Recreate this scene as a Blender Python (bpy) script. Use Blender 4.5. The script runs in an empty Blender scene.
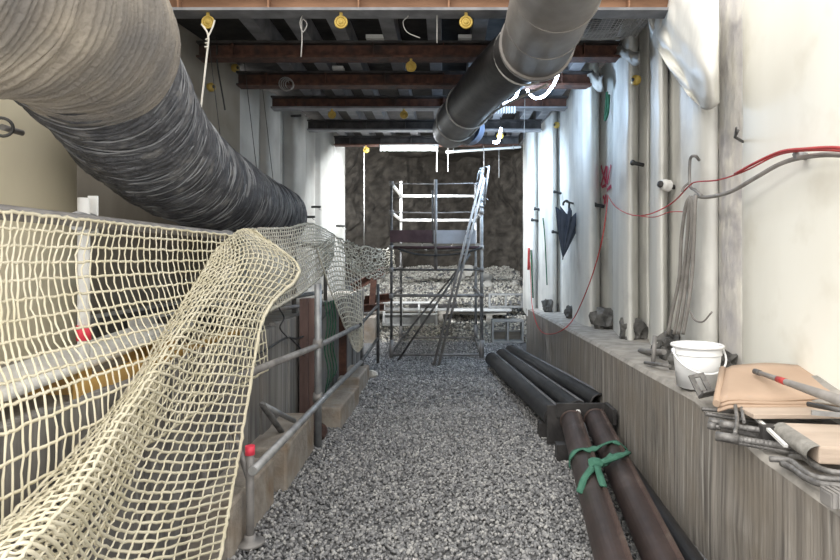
import bpy, math, random
import numpy as np
from mathutils import Vector, Matrix, noise

random.seed(11)
rng = np.random.default_rng(5)
SC = bpy.context.scene
COL = SC.collection
EYE = 1.56
F = 600.0
CX, CY = 445.0, 258.0


def at(px, py, Y):
    """photo pixel + distance -> point in the tunnel"""
    return Vector(((px - CX) * Y / F, Y, EYE - (py - CY) * Y / F))


def atx(px, py, X):
    return at(px, py, F * X / (px - CX))


def lerp(a, b, t):
    return a + (b - a) * t


def pw(x, pts):
    if x <= pts[0][0]:
        return pts[0][1]
    for (a, va), (b, vb) in zip(pts, pts[1:]):
        if x <= b:
            return lerp(va, vb, (x - a) / (b - a))
    return pts[-1][1]


# ------------------------------------------------------------------ materials
def new_mat(name):
    m = bpy.data.materials.new(name)
    m.use_nodes = True
    nt = m.node_tree
    return m, nt, nt.nodes['Principled BSDF']


def mat(name, c1, c2=None, scale=6.0, stretch=(1, 1, 1), rough=0.75, metal=0.0, bump=0.0, bscale=None, lo=0.35, hi=0.65,
        c3=None, scale3=1.5, lo3=0.5, hi3=0.7, detail=6.0, trans=0.0, streak=None):
    m, nt, b = new_mat(name)
    b.inputs['Roughness'].default_value = rough
    b.inputs['Metallic'].default_value = metal
    if trans:
        b.inputs['Transmission Weight'].default_value = trans
    tc = nt.nodes.new('ShaderNodeTexCoord')
    mp = nt.nodes.new('ShaderNodeMapping')
    mp.inputs['Scale'].default_value = stretch
    nt.links.new(tc.outputs['Object'], mp.inputs['Vector'])
    if c2 is None:
        b.inputs['Base Color'].default_value = (*c1, 1)
    else:
        n = nt.nodes.new('ShaderNodeTexNoise')
        n.inputs['Scale'].default_value = scale
        n.inputs['Detail'].default_value = detail
        nt.links.new(mp.outputs['Vector'], n.inputs['Vector'])
        r = nt.nodes.new('ShaderNodeValToRGB')
        r.color_ramp.elements[0].position = lo
        r.color_ramp.elements[1].position = hi
        r.color_ramp.elements[0].color = (*c1, 1)
        r.color_ramp.elements[1].color = (*c2, 1)
        nt.links.new(n.outputs['Fac'], r.inputs['Fac'])
        out = r.outputs['Color']
        if c3 is not None:
            n3 = nt.nodes.new('ShaderNodeTexNoise')
            n3.inputs['Scale'].default_value = scale3
            n3.inputs['Detail'].default_value = 4
            nt.links.new(tc.outputs['Object'], n3.inputs['Vector'])
            r3 = nt.nodes.new('ShaderNodeMapRange')
            r3.inputs['From Min'].default_value = lo3
            r3.inputs['From Max'].default_value = hi3
            nt.links.new(n3.outputs['Fac'], r3.inputs['Value'])
            mx = nt.nodes.new('ShaderNodeMix')
            mx.data_type = 'RGBA'
            nt.links.new(r3.outputs['Result'], mx.inputs['Factor'])
            nt.links.new(out, mx.inputs['A'])
            mx.inputs['B'].default_value = (*c3, 1)
            out = mx.outputs['Result']
        if streak is not None:
            ms = nt.nodes.new('ShaderNodeMapping')
            ms.inputs['Scale'].default_value = (1, 1, .03)
            nt.links.new(tc.outputs['Object'], ms.inputs['Vector'])
            ns = nt.nodes.new('ShaderNodeTexNoise')
            ns.inputs['Scale'].default_value = 34
            ns.inputs['Detail'].default_value = 3
            nt.links.new(ms.outputs['Vector'], ns.inputs['Vector'])
            rs = nt.nodes.new('ShaderNodeMapRange')
            rs.inputs['From Min'].default_value = .62
            rs.inputs['From Max'].default_value = .74
            rs.inputs['To Max'].default_value = .75
            nt.links.new(ns.outputs['Fac'], rs.inputs['Value'])
            mx = nt.nodes.new('ShaderNodeMix')
            mx.data_type = 'RGBA'
            nt.links.new(rs.outputs['Result'], mx.inputs['Factor'])
            nt.links.new(out, mx.inputs['A'])
            mx.inputs['B'].default_value = (*streak, 1)
            out = mx.outputs['Result']
        nt.links.new(out, b.inputs['Base Color'])
    if bump:
        nb = nt.nodes.new('ShaderNodeTexNoise')
        nb.inputs['Scale'].default_value = bscale or scale * 2
        nb.inputs['Detail'].default_value = 8
        nt.links.new(mp.outputs['Vector'], nb.inputs['Vector'])
        bp = nt.nodes.new('ShaderNodeBump')
        bp.inputs['Strength'].default_value = bump
        bp.inputs['Distance'].default_value = 0.02
        nt.links.new(nb.outputs['Fac'], bp.inputs['Height'])
        nt.links.new(bp.outputs['Normal'], b.inputs['Normal'])
    return m


def emit_mat(name, col, strength):
    m, nt, b = new_mat(name)
    b.inputs['Base Color'].default_value = (*col, 1)
    b.inputs['Emission Color'].default_value = (*col, 1)
    b.inputs['Emission Strength'].default_value = strength
    return m


def stone_mat(name, ramp, rough=0.9):
    """each loose stone takes its own grey"""
    m, nt, b = new_mat(name)
    b.inputs['Roughness'].default_value = rough
    g = nt.nodes.new('ShaderNodeNewGeometry')
    r = nt.nodes.new('ShaderNodeValToRGB')
    els = r.color_ramp.elements
    while len(els) < len(ramp):
        els.new(0.5)
    for e, (p, c) in zip(els, ramp):
        e.position = p
        e.color = (*c, 1)
    nt.links.new(g.outputs['Random Per Island'], r.inputs['Fac'])
    nt.links.new(r.outputs['Color'], b.inputs['Base Color'])
    return m


M = {}
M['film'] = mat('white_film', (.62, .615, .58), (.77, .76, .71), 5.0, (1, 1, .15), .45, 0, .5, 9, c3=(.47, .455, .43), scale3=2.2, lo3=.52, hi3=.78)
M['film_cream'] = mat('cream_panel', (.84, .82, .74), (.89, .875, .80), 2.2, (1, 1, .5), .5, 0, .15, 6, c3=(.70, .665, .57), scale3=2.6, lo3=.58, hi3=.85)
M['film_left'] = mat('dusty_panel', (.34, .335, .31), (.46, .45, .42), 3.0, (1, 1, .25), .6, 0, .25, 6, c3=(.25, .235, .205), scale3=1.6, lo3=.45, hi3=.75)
M['panel_brown'] = mat('brown_dusty_panel', (.24, .21, .17), (.32, .285, .23), 3.0, (1, 1, .3), .8, 0, .25, 6, c3=(.17, .14, .10), scale3=1.2, lo3=.5, hi3=.75)
M['pile_cream'] = mat('cream_pile', (.56, .50, .36), (.66, .60, .45), 1.5, (1, 1, .4), .7, 0, .15, 6)
M['pile_brown'] = mat('brown_recess', (.30, .24, .16), (.38, .31, .21), 2.5, (1, 1, 1), .9, 0, .3, 9)
M['strip'] = mat('plaster_strip', (.47, .45, .45), (.66, .63, .57), 9, (1, 1, .35), .8, 0, .8, 22, c3=(.36, .34, .35), scale3=5)
M['conc'] = mat('board_marked_concrete', (.115, .102, .09), (.34, .31, .275), 24, (1, 1, .05), .85, 0, .7, 30, lo=.32, hi=.68, c3=(.23, .20, .165), scale3=2.6, lo3=.45, hi3=.68, detail=10, streak=(.48, .46, .425))
M['ledge'] = mat('ledge_concrete', (.25, .235, .215), (.40, .375, .34), 8, (1, 1, 1), .9, 0, .5, 25)
M['board'] = mat('trench_board', (.11, .105, .10), (.28, .27, .255), 16, (1, 1, .05), .85, 0, .5, 20, lo=.34, hi=.68, c3=(.19, .17, .155), scale3=2.0, streak=(.42, .41, .40))
M['soil'] = mat('gravel_bed', (.12, .12, .122), (.22, .22, .22), 40, (1, 1, 1), .95, 0, .8, 60)
M['rock'] = mat('rock_face', (.045, .038, .031), (.17, .147, .12), 5, (1, 1, 1), .95, 0, 1.0, 9, lo=.3, hi=.7, c3=(.07, .058, .045), scale3=.7, lo3=.4, hi3=.7)
M['block'] = mat('precast_block', (.27, .235, .20), (.38, .34, .29), 7, (1, 1, 1), .9, 0, .5, 30, c3=(.24, .17, .11), scale3=3, lo3=.55, hi3=.75)
M['rust'] = mat('rusty_steel', (.060, .028, .020), (.12, .055, .036), 14, (1, 1, 1), .85, .1, .3, 40, c3=(.035, .025, .022), scale3=4)
M['rust_orange'] = mat('orange_rust', (.22, .115, .065), (.33, .18, .105), 8, (.3, 1, 1), .8, .1, .3, 30)
M['dark_steel'] = mat('dark_steel', (.030, .028, .028), (.075, .07, .068), 8, (1, 1, 1), .6, .3, .2, 30)
M['joist'] = mat('grey_joist', (.15, .15, .16), (.24, .24, .25), 6, (1, 1, 1), .75, .1, .2, 20)
M['deck'] = mat('dark_deck', (.012, .011, .010), (.035, .03, .027), 5, (1, 1, 1), .9, 0, .4, 12)
M['stained'] = mat('red_stained_steel', (.10, .065, .058), (.19, .12, .105), 12, (1, 1, .2), .85, 0, .3, 30)
M['galv'] = mat('galvanised', (.24, .245, .25), (.38, .385, .39), 10, (1, 1, 1), .45, .5, .1, 40)
M['galv_dull'] = mat('dull_tube', (.20, .19, .185), (.33, .315, .30), 8, (1, 1, 1), .6, .3, .15, 30)
M['tube_white'] = mat('white_tube', (.78, .78, .76), (.66, .65, .62), 8, (1, 1, 1), .45, 0, .05, 30)
M['tube_dark'] = mat('dark_tube', (.07, .07, .07), (.15, .145, .14), 10, (1, 1, 1), .55, .4, .1, 30)
M['net'] = mat('cream_netting', (.66, .60, .43), (.76, .70, .54), 5, (1, 1, 1), .75)
M['net_grey'] = mat('dusty_netting', (.50, .47, .39), (.60, .57, .48), 5, (1, 1, 1), .8)
M['duct_beige'] = mat('dusty_duct_cloth', (.22, .19, .155), (.36, .315, .25), 5, (1, 1, 1), .85, 0, .5, 60, c3=(.15, .14, .13), scale3=1.5, lo3=.45, hi3=.65)
M['duct_dark'] = mat('dark_duct_cloth', (.035, .036, .042), (.085, .087, .095), 9, (1, 1, 1), .5, 0, .6, 50, c3=(.16, .155, .15), scale3=9, lo3=.55, hi3=.75)
M['coil_wire'] = mat('dusty_coil_wire', (.10, .105, .115), (.27, .275, .285), 7, (1, 1, 1), .6)
M['pipe_grey'] = mat('grey_steel_pipe', (.19, .175, .165), (.28, .26, .24), 4, (1, 1, 1), .55, .3, .1, 20)
M['pipe_black'] = mat('black_pipe', (.018, .017, .017), (.045, .042, .042), 6, (1, 1, 1), .5, .2, .15, 20)
M['pipe_brown'] = mat('brown_pipe', (.075, .05, .042), (.135, .092, .08), 6, (1, 1, 1), .5, .3, .15, 40, c3=(.20, .16, .135), scale3=7, lo3=.6, hi3=.8)
M['blue_cap'] = mat('blue_cap', (.16, .20, .30), (.22, .27, .38), 6, rough=.5)
M['yellow'] = mat('yellow_plastic', (.40, .27, .045), (.50, .35, .075), 8, rough=.5)
M['cord'] = mat('white_cord', (.66, .63, .56), (.74, .71, .64), 20, rough=.9)
M['wire'] = mat('grey_wire', (.34, .33, .31), (.42, .41, .39), 20, rough=.6)
M['black_cable'] = mat('black_cable', (.02, .02, .02), (.035, .035, .035), 20, rough=.6)
M['grey_cable'] = mat('grey_hose', (.21, .195, .18), (.29, .27, .25), 12, rough=.6)
M['red_cable'] = mat('red_cable', (.36, .03, .03), (.46, .05, .045), 12, rough=.5)
M['red_paint'] = mat('red_spray_paint', (.42, .05, .09), (.55, .08, .13), 12, rough=.7)
M['red_tape'] = mat('red_tape', (.70, .035, .07), (.75, .05, .09), 12, rough=.5)
M['green_strap'] = mat('green_strap', (.035, .13, .085), (.065, .19, .13), 14, rough=.8, bump=.3, bscale=60)
M['green_rope'] = mat('green_rope', (.01, .075, .035), (.02, .12, .06), 14, rough=.8)
M['bucket'] = mat('white_bucket', (.82, .82, .82), (.87, .87, .87), 3, rough=.35)
M['card'] = mat('cardboard', (.40, .285, .205), (.46, .335, .245), 3, (1, 1, 1), .85, 0, .1, 30)
M['ply'] = mat('sawn_timber', (.46, .365, .29), (.56, .46, .375), 6, (.3, 2, 2), .8, 0, .2, 30)
M['bark'] = mat('grey_wane', (.20, .19, .17), (.30, .285, .26), 16, rough=.9, bump=.5)
M['wood'] = mat('weathered_plank', (.27, .245, .21), (.40, .37, .32), 8, (.3, 1, 2), .85, 0, .3, 30)
M['wood_yellow'] = mat('yellow_board', (.62, .36, .10), (.70, .45, .16), 5, rough=.7)
M['rebar'] = mat('grey_rebar', (.13, .125, .12), (.26, .25, .24), 25, (1, 1, 1), .55, .5, .3, 60)
M['navy'] = mat('navy_umbrella_cloth', (.04, .052, .075), (.065, .08, .11), 8, rough=.7)
M['frame_white'] = mat('pale_frame', (.58, .58, .56), (.66, .66, .64), 8, rough=.6)
M['frame_grey'] = mat('grey_frame', (.28, .28, .27), (.38, .38, .37), 8, rough=.7)
M['chunk'] = mat('broken_concrete', (.06, .058, .055), (.17, .165, .155), 9, rough=.95, bump=.8, bscale=25)
M['pale_rock'] = mat('pale_rock', (.50, .47, .42), (.62, .59, .53), 6, rough=.95, bump=.6, bscale=20)
M['maroon'] = mat('maroon_board', (.060, .03, .035), (.09, .05, .055), 8, rough=.7)
M['toe_grey'] = mat('pale_toe_board', (.36, .37, .40), (.43, .44, .47), 8, rough=.7)
M['lamp'] = emit_mat('lamp_tube_light', (.90, .95, 1.0), 18)
M['led'] = emit_mat('led_rope_light', (.70, .83, 1.0), 16)
M['stone'] = stone_mat('gravel_stone', [(0, (.14, .14, .142)), (.3, (.225, .225, .23)), (.7, (.315, .312, .31)), (1, (.50, .49, .47))])
M['stone_pale'] = stone_mat('pale_gravel_stone', [(0, (.24, .22, .19)), (.4, (.46, .43, .37)), (.8, (.60, .565, .49)), (1, (.78, .75, .67))])


# ------------------------------------------------------------------ mesh builder
class MB:
    def __init__(self):
        self.v, self.f, self.s = [], [], []

    def add(self, vs, fs, smooth=False):
        o = len(self.v)
        self.v += [Vector(p) for p in vs]
        self.f += [[i + o for i in f] for f in fs]
        self.s += [smooth] * len(fs)
        return self

    def box(self, c, size, rot=None):
        c = Vector(c)
        R = rot if rot is not None else Matrix.Identity(3)
        hx, hy, hz = (s / 2 for s in size)
        vs = [c + R @ Vector((x, y, z)) for x in (-hx, hx) for y in (-hy, hy) for z in (-hz, hz)]
        fs = [(0, 1, 3, 2), (4, 6, 7, 5), (0, 4, 5, 1), (2, 3, 7, 6), (0, 2, 6, 4), (1, 5, 7, 3)]
        return self.add(vs, fs)

    def span(self, lo, hi):
        lo, hi = Vector(lo), Vector(hi)
        return self.box((lo + hi) / 2, hi - lo)

    def bar(self, p0, p1, w, h, up=(0, 0, 1)):
        p0, p1 = Vector(p0), Vector(p1)
        d = (p1 - p0)
        L = d.length
        y = d.normalized()
        x = y.cross(Vector(up)).normalized()
        z = x.cross(y)
        R = Matrix((x, y, z)).transposed()
        return self.box((p0 + p1) / 2, (w, L, h), R)

    def tube(self, pts, r, n=10, cap=True, smooth=True, closed=False):
        pts = [Vector(p) for p in pts]
        m = len(pts)
        rs = r if isinstance(r, (list, tuple)) else [r] * m
        T = []
        for i in range(m):
            a = pts[i - 1] if (i > 0 or closed) else pts[i]
            b = pts[(i + 1) % m] if (i < m - 1 or closed) else pts[i]
            T.append((b - a).normalized())
        ref = Vector((0, 0, 1)) if abs(T[0].z) < .9 else Vector((1, 0, 0))
        N = (ref - T[0] * ref.dot(T[0])).normalized()
        vs = []
        for i in range(m):
            N = (N - T[i] * N.dot(T[i])).normalized()
            B = T[i].cross(N)
            for k in range(n):
                a = 2 * math.pi * k / n
                vs.append(pts[i] + (N * math.cos(a) + B * math.sin(a)) * rs[i])
        fs = []
        for i in range(m if closed else m - 1):
            j = (i + 1) % m
            for k in range(n):
                fs.append((i * n + k, i * n + (k + 1) % n, j * n + (k + 1) % n, j * n + k))
        self.add(vs, fs, smooth)
        if cap and not closed:
            o = len(self.v) - m * n
            self.f += [[o + k for k in reversed(range(n))], [o + (m - 1) * n + k for k in range(n)]]
            self.s += [False, False]
        return self

    def pipe(self, pts, r, t, n=24):
        """open tube with a wall thickness"""
        pts = [Vector(p) for p in pts]
        a = len(self.v)
        self.tube(pts, r, n, cap=False)
        b = len(self.v)
        self.tube(pts, [(q - t) for q in (r if isinstance(r, (list, tuple)) else [r] * len(pts))], n, cap=False)
        m = len(pts)
        for base in (0, (m - 1) * n):
            for k in range(n):
                k2 = (k + 1) % n
                self.f.append([a + base + k, a + base + k2, b + base + k2, b + base + k])
                self.s.append(False)
        return self

    def lathe(self, prof, c, n=32, axis=None, smooth=True):
        c = Vector(c)
        R = Matrix.Identity(3) if axis is None else Vector((0, 0, 1)).rotation_difference(Vector(axis).normalized()).to_matrix()
        vs = []
        for r, z in prof:
            for k in range(n):
                a = 2 * math.pi * k / n
                vs.append(c + R @ Vector((r * math.cos(a), r * math.sin(a), z)))
        fs = []
        for i in range(len(prof) - 1):
            for k in range(n):
                fs.append((i * n + k, i * n + (k + 1) % n, (i + 1) * n + (k + 1) % n, (i + 1) * n + k))
        return self.add(vs, fs, smooth)

    def torus(self, c, R, r, axis=(0, 1, 0), n=20, m=8):
        c = Vector(c)
        Q = Vector((0, 0, 1)).rotation_difference(Vector(axis).normalized()).to_matrix()
        pts = [c + Q @ Vector((R * math.cos(2 * math.pi * k / n), R * math.sin(2 * math.pi * k / n), 0)) for k in range(n)]
        return self.tube(pts, r, m, closed=True)

    def grid(self, P, smooth=True, closed_u=False):
        """P[i][j] points"""
        nr, nc = len(P), len(P[0])
        vs = [p for row in P for p in row]
        fs = []
        for i in range(nr - 1):
            for j in range(nc - 1):
                fs.append((i * nc + j, i * nc + j + 1, (i + 1) * nc + j + 1, (i + 1) * nc + j))
        return self.add(vs, fs, smooth)

    def rockball(self, c, size, seed, amp=.35, rot=0.0, sub=2):
        import bmesh
        bm = bmesh.new()
        bmesh.ops.create_icosphere(bm, subdivisions=sub, radius=1)
        R = Matrix.Rotation(rot, 3, 'Z')
        vs = []
        for v in bm.verts:
            d = v.co.normalized()
            k = 1 + amp * (noise.noise(d * 1.4 + Vector((seed * 3.1, seed * 1.7, seed))) + .5 * noise.noise(d * 3.5 + Vector((seed, seed * 2.1, 4))))
            # flatten into facets
            q = d * k
            q = Vector((max(-.97, min(1.0, q.x)), max(-1.0, min(.95, q.y)), max(-.8, min(1.0, q.z))))
            vs.append(Vector(c) + R @ Vector((q.x * size[0], q.y * size[1], q.z * size[2])))
        fs = [[v.index for v in f.verts] for f in bm.faces]
        bm.free()
        return self.add(vs, fs, False)

    def build(self, name, m, parent=None, origin=None, bev=0.0, solid=0.0):
        me = bpy.data.meshes.new(name)
        if parent is not None:
            o0 = world_loc(parent)
        elif origin is not None:
            o0 = Vector(origin)
        else:
            xs = [p.x for p in self.v]; ys = [p.y for p in self.v]; zs = [p.z for p in self.v]
            o0 = Vector(((min(xs) + max(xs)) / 2, (min(ys) + max(ys)) / 2, min(zs)))
        me.from_pydata([tuple(p - o0) for p in self.v], [], self.f)
        me.polygons.foreach_set('use_smooth', self.s)
        me.materials.append(M[m] if isinstance(m, str) else m)
        me.update()
        ob = bpy.data.objects.new(name, me)
        COL.objects.link(ob)
        if parent is not None:
            ob.parent = parent
        else:
            ob.location = o0
        if bev:
            md = ob.modifiers.new('edge', 'BEVEL')
            md.width = bev
            md.segments = 2
            md.limit_method = 'ANGLE'
            md.angle_limit = math.radians(40)
        if solid:
            md = ob.modifiers.new('thickness', 'SOLIDIFY')
            md.thickness = solid
            md.offset = 0
        return ob


def world_loc(o):
    l = Vector(o.location)
    while o.parent is not None:
        o = o.parent
        l += Vector(o.location)
    return l


def tag(o, label, cat, group=None, kind=None):
    o['label'] = label
    o['category'] = cat
    if group:
        o['group'] = group
    if kind:
        o['kind'] = kind
    return o


def struct(o):
    o['kind'] = 'structure'
    return o


def thing(name, loc, label, cat, group=None, kind=None):
    o = bpy.data.objects.new(name, None)
    o.empty_display_size = .1
    COL.objects.link(o)
    o.location = loc
    return tag(o, label, cat, group, kind)


def copy_tree(o, parent=None):
    c = o.copy()
    COL.objects.link(c)
    c.parent = parent
    for ch in list(o.children):
        copy_tree(ch, c)
    return c


def cr(p, n):
    """Catmull-Rom resample of a point list, n steps per span"""
    p = [Vector(q) for q in p]
    out = []
    for i in range(len(p) - 1):
        a = p[i - 1] if i > 0 else p[0] * 2 - p[1]
        b, c = p[i], p[i + 1]
        d = p[i + 2] if i + 2 < len(p) else c * 2 - b
        for k in range(n):
            t = k / n
            out.append(.5 * ((2 * b) + (c - a) * t + (2 * a - 5 * b + 4 * c - d) * t * t + (3 * b - a - 3 * c + d) * t ** 3))
    out.append(p[-1])
    return out


def fbm(x, y, z, o=4):
    return noise.fractal(Vector((x, y, z)), 1.0, 2.0, o)


# ------------------------------------------------------------------ setting
def ground(x, y):
    h = pw(y, [(0, 0), (10.6, 0), (11.4, .03), (12.2, .22), (12.7, .36), (13.1, .62), (14.0, .98), (15.2, 1.33), (16.5, 1.45), (18, 1.5)])
    a = .012 if y < 10.5 else .05
    h += a * fbm(x * 1.7, y * 1.7, 3.0)
    if y > 12.8:
        h += .12 * fbm(x * .8, y * .8, 9.0) - .03 * abs(x - .1)
    # heaped a little against the left blocks
    if y < 11:
        h += .06 * max(0, (-x - .75)) * (1 if y > 3 else .3)
    return h


g = []
ys = [0.3 + .17 * i for i in range(103)]
xs = [-3.6 + .15 * i for i in range(49)]
P = [[Vector((x, y, ground(x, y) - .012)) for x in xs] for y in ys]
struct(MB().grid(P).build('floor', 'soil'))


def icosa():
    import bmesh
    bm = bmesh.new()
    bmesh.ops.create_icosphere(bm, subdivisions=1, radius=1)
    bm.verts.ensure_lookup_table()
    v = np.array([q.co[:] for q in bm.verts])
    f = np.array([[q.index for q in t.verts] for t in bm.faces])
    bm.free()
    return v, f


def scatter(name, spots, mname, label):
    """spots: (N,4) x, y, z, radius -> one mesh of loose angular stones"""
    bv, bf = icosa()
    spots = np.asarray(spots)
    N = len(spots)
    jit = 1 + .28 * rng.standard_normal((N, len(bv), 1))
    sc = rng.uniform(.65, 1.35, (N, 1, 3)) * np.array([1, 1, .8])
    V = bv[None] * np.clip(jit, .55, 1.5) * sc * spots[:, 3][:, None, None]
    q = rng.standard_normal((N, 4))
    q /= np.linalg.norm(q, axis=1)[:, None]
    w, x, y, z = q.T
    R = np.stack([1 - 2 * (y * y + z * z), 2 * (x * y - z * w), 2 * (x * z + y * w),
                  2 * (x * y + z * w), 1 - 2 * (x * x + z * z), 2 * (y * z - x * w),
                  2 * (x * z - y * w), 2 * (y * z + x * w), 1 - 2 * (x * x + y * y)], 1).reshape(N, 3, 3)
    V = np.einsum('nij,nkj->nki', R, V) + spots[:, None, :3]
    Fc = bf[None] + (np.arange(N) * len(bv))[:, None, None]
    me = bpy.data.meshes.new(name)
    me.vertices.add(N * len(bv))
    me.vertices.foreach_set('co', V.reshape(-1).astype(np.float32))
    nf = N * len(bf)
    me.loops.add(nf * 3)
    me.loops.foreach_set('vertex_index', Fc.reshape(-1).astype(np.int32))
    me.polygons.add(nf)
    me.polygons.foreach_set('loop_start', np.arange(0, nf * 3, 3, dtype=np.int32))
    me.polygons.foreach_set('loop_total', np.full(nf, 3, dtype=np.int32))
    me.materials.append(M[mname])
    me.update(calc_edges=True)
    me.validate()
    ob = bpy.data.objects.new(name, me)
    COL.objects.link(ob)
    return tag(ob, label, 'gravel', kind='stuff')


spots = []
for _ in range(30000):
    y = 2.6 + 3.6 * random.random()
    x = random.uniform(-1.12, 1.34)
    r = random.uniform(.0055, .0135)
    spots.append((x, y, ground(x, y) + r * .25, r))
for _ in range(19000):
    y = 6.0 + 5.2 * random.random()
    x = random.uniform(-1.2, 1.34)
    r = random.uniform(.008, .017)
    spots.append((x, y, ground(x, y) + r * .25, r))
scatter('gravel', spots, 'stone', 'loose blue-grey crushed gravel covering the tunnel floor')
spots = []
for _ in range(14000):
    y = 11.0 + 5.2 * random.random() ** .9
    x = random.uniform(-1.75, 1.9) if y < 12 else random.uniform(-2.0, 2.0)
    r = random.uniform(.011, .028) * (1.2 if y > 12.8 else 1)
    spots.append((x, y, ground(x, y) + r * .2, r))
scatter('gravel_mound', spots, 'stone_pale', 'pale heap of gravel banked up in front of the dark rock face')

# rock face closing the tunnel, and the rock overhead behind the last beam
path = cr([(-2.9, 10.6, 0), (-2.75, 12.0, 0), (-2.3, 14.2, 0), (-1.0, 15.4, 0), (.4, 15.7, 0), (1.6, 15.0, 0), (2.5, 13.2, 0), (2.7, 11.6, 0), (2.5, 9.95, 0)], 14)
P = []
for iz in range(54):
    z = -.1 + iz * .1
    row = []
    for p in path:
        d = Vector((p.x, p.y - 12.5, 0)).normalized()
        k = .45 * fbm(p.x * .7, p.y * .7, z * .7, 5) + .12 * fbm(p.x * 3, p.y * 3, z * 3, 3)
        q = p + d * (k - max(0, z - 3.0) * .25)
        row.append(Vector((q.x, q.y, z)))
    P.append(row)
struct(MB().grid(P, smooth=False).build('wall_back', 'rock'))
P = [[Vector((x, y, 4.1 + .25 * fbm(x, y, 1.0))) for x in [-3.4 + .2 * i for i in range(35)]] for y in [11.3 + .2 * j for j in range(27)]]
struct(MB().grid(P, smooth=False).build('ceiling_back', 'rock'))

# right: board-marked concrete trench wall with its ledge
WX = 1.37
LEDGE = [(0.2, .675), (2.05, .69), (2.6, .715), (3.3, .80), (6, .785), (9.5, .745), (10.4, .74)]
Ys = [.2, 1, 1.6, 2.05, 2.4, 2.6, 2.8, 3.0, 3.3, 3.7, 4.2, 5, 6, 7, 8, 9, 9.5, 10.1]


def ledge(y):
    return pw(y, LEDGE)


a = [[Vector((WX + .012 * fbm(y * 1.3, z * 2, 0), y, z if z < .6 else ledge(y) - .03)) for z in (-.1, .1, .3, .5, .7)] for y in Ys]
struct(MB().grid(a, smooth=False).build('wall_right_base', 'conc'))
mb = MB()
b = []
for y in Ys:
    zt = ledge(y)
    e = .012 * fbm(y * 5, 0, 4)
    b.append([Vector((WX, y, zt - .035)), Vector((WX + .02 + e, y, zt - .006 + e * .4)), Vector((WX + .06 + e, y, zt)), Vector((WX + .4, y, zt + .008)), Vector((2.9, y, zt + .01))])
mb.grid(b, smooth=False)
mb.add([(WX, 10.1, -.1), (2.9, 10.1, -.1), (2.9, 10.1, .74), (WX, 10.1, .72)], [(0, 1, 2, 3)])
struct(mb.build('trim_1', 'ledge'))

# right: piles wrapped in white film
XRP = [(0.2, 2.02), (3.9, 1.95), (5.2, 1.87), (7.35, 1.77), (9.1, 1.62), (9.95, 1.42)]


def XR(y):
    return pw(y, XRP)


def YR(px, off=0.0):
    lo, hi = .8, 11.5
    for _ in range(50):
        mid = (lo + hi) / 2
        if CX + F * (XR(mid) - off) / mid > px:
            lo = mid
        else:
            hi = mid
    return lo


def onr(px, py, off=.13):
    return at(px, py, YR(px, off))


def wall_strip(cols, Xf, zs, side, seed, wob=.012):
    """cols: (y0, y1, bulge, back) -> rows of points along the wall"""
    prof = []
    for (y0, y1, b, back) in cols:
        n = 12 if b > 0.02 else 4
        if prof and b > .02:
            dy = .022
            y0 += dy if y1 > y0 else -dy
            prof.append((prof[-1][0] + .004, .17))
            prof.append((y0 - .004, .17))
        for i in range(n + 1):
            t = i / n
            s = math.sqrt(max(0, 1 - (2 * t - 1) ** 2)) ** .8
            prof.append((lerp(y0, y1, t), -b * s + back))
    rows = []
    for z in zs:
        row = []
        for (y, dx) in prof:
            w = wob * fbm(y * 2.2, z * .9, seed, 3)
            row.append(Vector((Xf(y) + side * (dx + w), y, z)))
        rows.append(row)
    return rows


px_cols = [(736, 719, 0, .05), (718, 669, .09, .04), (668, 649, .13, .02), (648, 639, 0, .06), (638, 613, .17, .02), (611, 600.5, 0, .08),
           (599, 569, .19, .02), (568, 558, 0, .07), (556.5, 538, .10, .03), (536.5, 523, .10, .02)]
ZS = [.6 + .115 * i for i in range(29)]
prof = []
for k, (p0, p1, b, back) in enumerate(px_cols):
    n = 14 if b > .02 else 5
    for i in range(n + 1):
        t_ = i / n
        px = lerp(p0, p1, t_)
        off = b * max(0, 1 - abs(2 * t_ - 1) ** 2.4) - back
        y = YR(px, off)
        prof.append((y, -off))
    if k < len(px_cols) - 1:
        prof.append((YR(p1 - .2, -.045 - back), .045 + back))
        prof.append((YR(p1 - .6, -.045 - back), .045 + back))
rows = []
for z in ZS:
    row = []
    for (y, dx) in prof:
        q = .008 * fbm(y * 1.8, z * .8, 1.0, 2) + .004 * fbm(y * 9, z * 1.6, 5.0, 2) + .004 * fbm(y * 12, z * 5, 8.0, 2)
        row.append(Vector((XR(y) + dx + q, y, z)))
    rows.append(row)
w = MB().grid(rows)
cols = [(0, prof[-1][0])]
yl = cols[-1][1]
w.add([(XR(yl) + .02, yl, .6), (XR(yl) + 1.2, yl + .05, .6), (XR(yl) + 1.2, yl + .05, 3.83), (XR(yl) + .02, yl, 3.83)], [(0, 1, 2, 3)])
struct(w.build('wall_right', 'film'))
ZS2 = [.6 + .18 * i for i in range(22)]
cols2 = [(YR(1500), YR(1010), .10, .03), (YR(1010), YR(735), .12, .05)]
struct(MB().grid(wall_strip(cols2, XR, ZS2, 1, 7.0, .008)).build('wall_right', 'film_cream'))
ys_ = YR(735), YR(717)
st = MB()
P = []
for z in [.7 + .07 * i for i in range(45)]:
    row = []
    for i in range(9):
        t = i / 8
        y = lerp(ys_[0] - .03, ys_[1] + .10, t)
        x = XR(y) - .075 * math.sin(math.pi * t) ** .5 + .09 + .014 * fbm(y * 9, z * 7, 2)
        row.append(Vector((x, y, z)))
    P.append(row)
struct(st.grid(P).build('trim_2', 'strip'))

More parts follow.
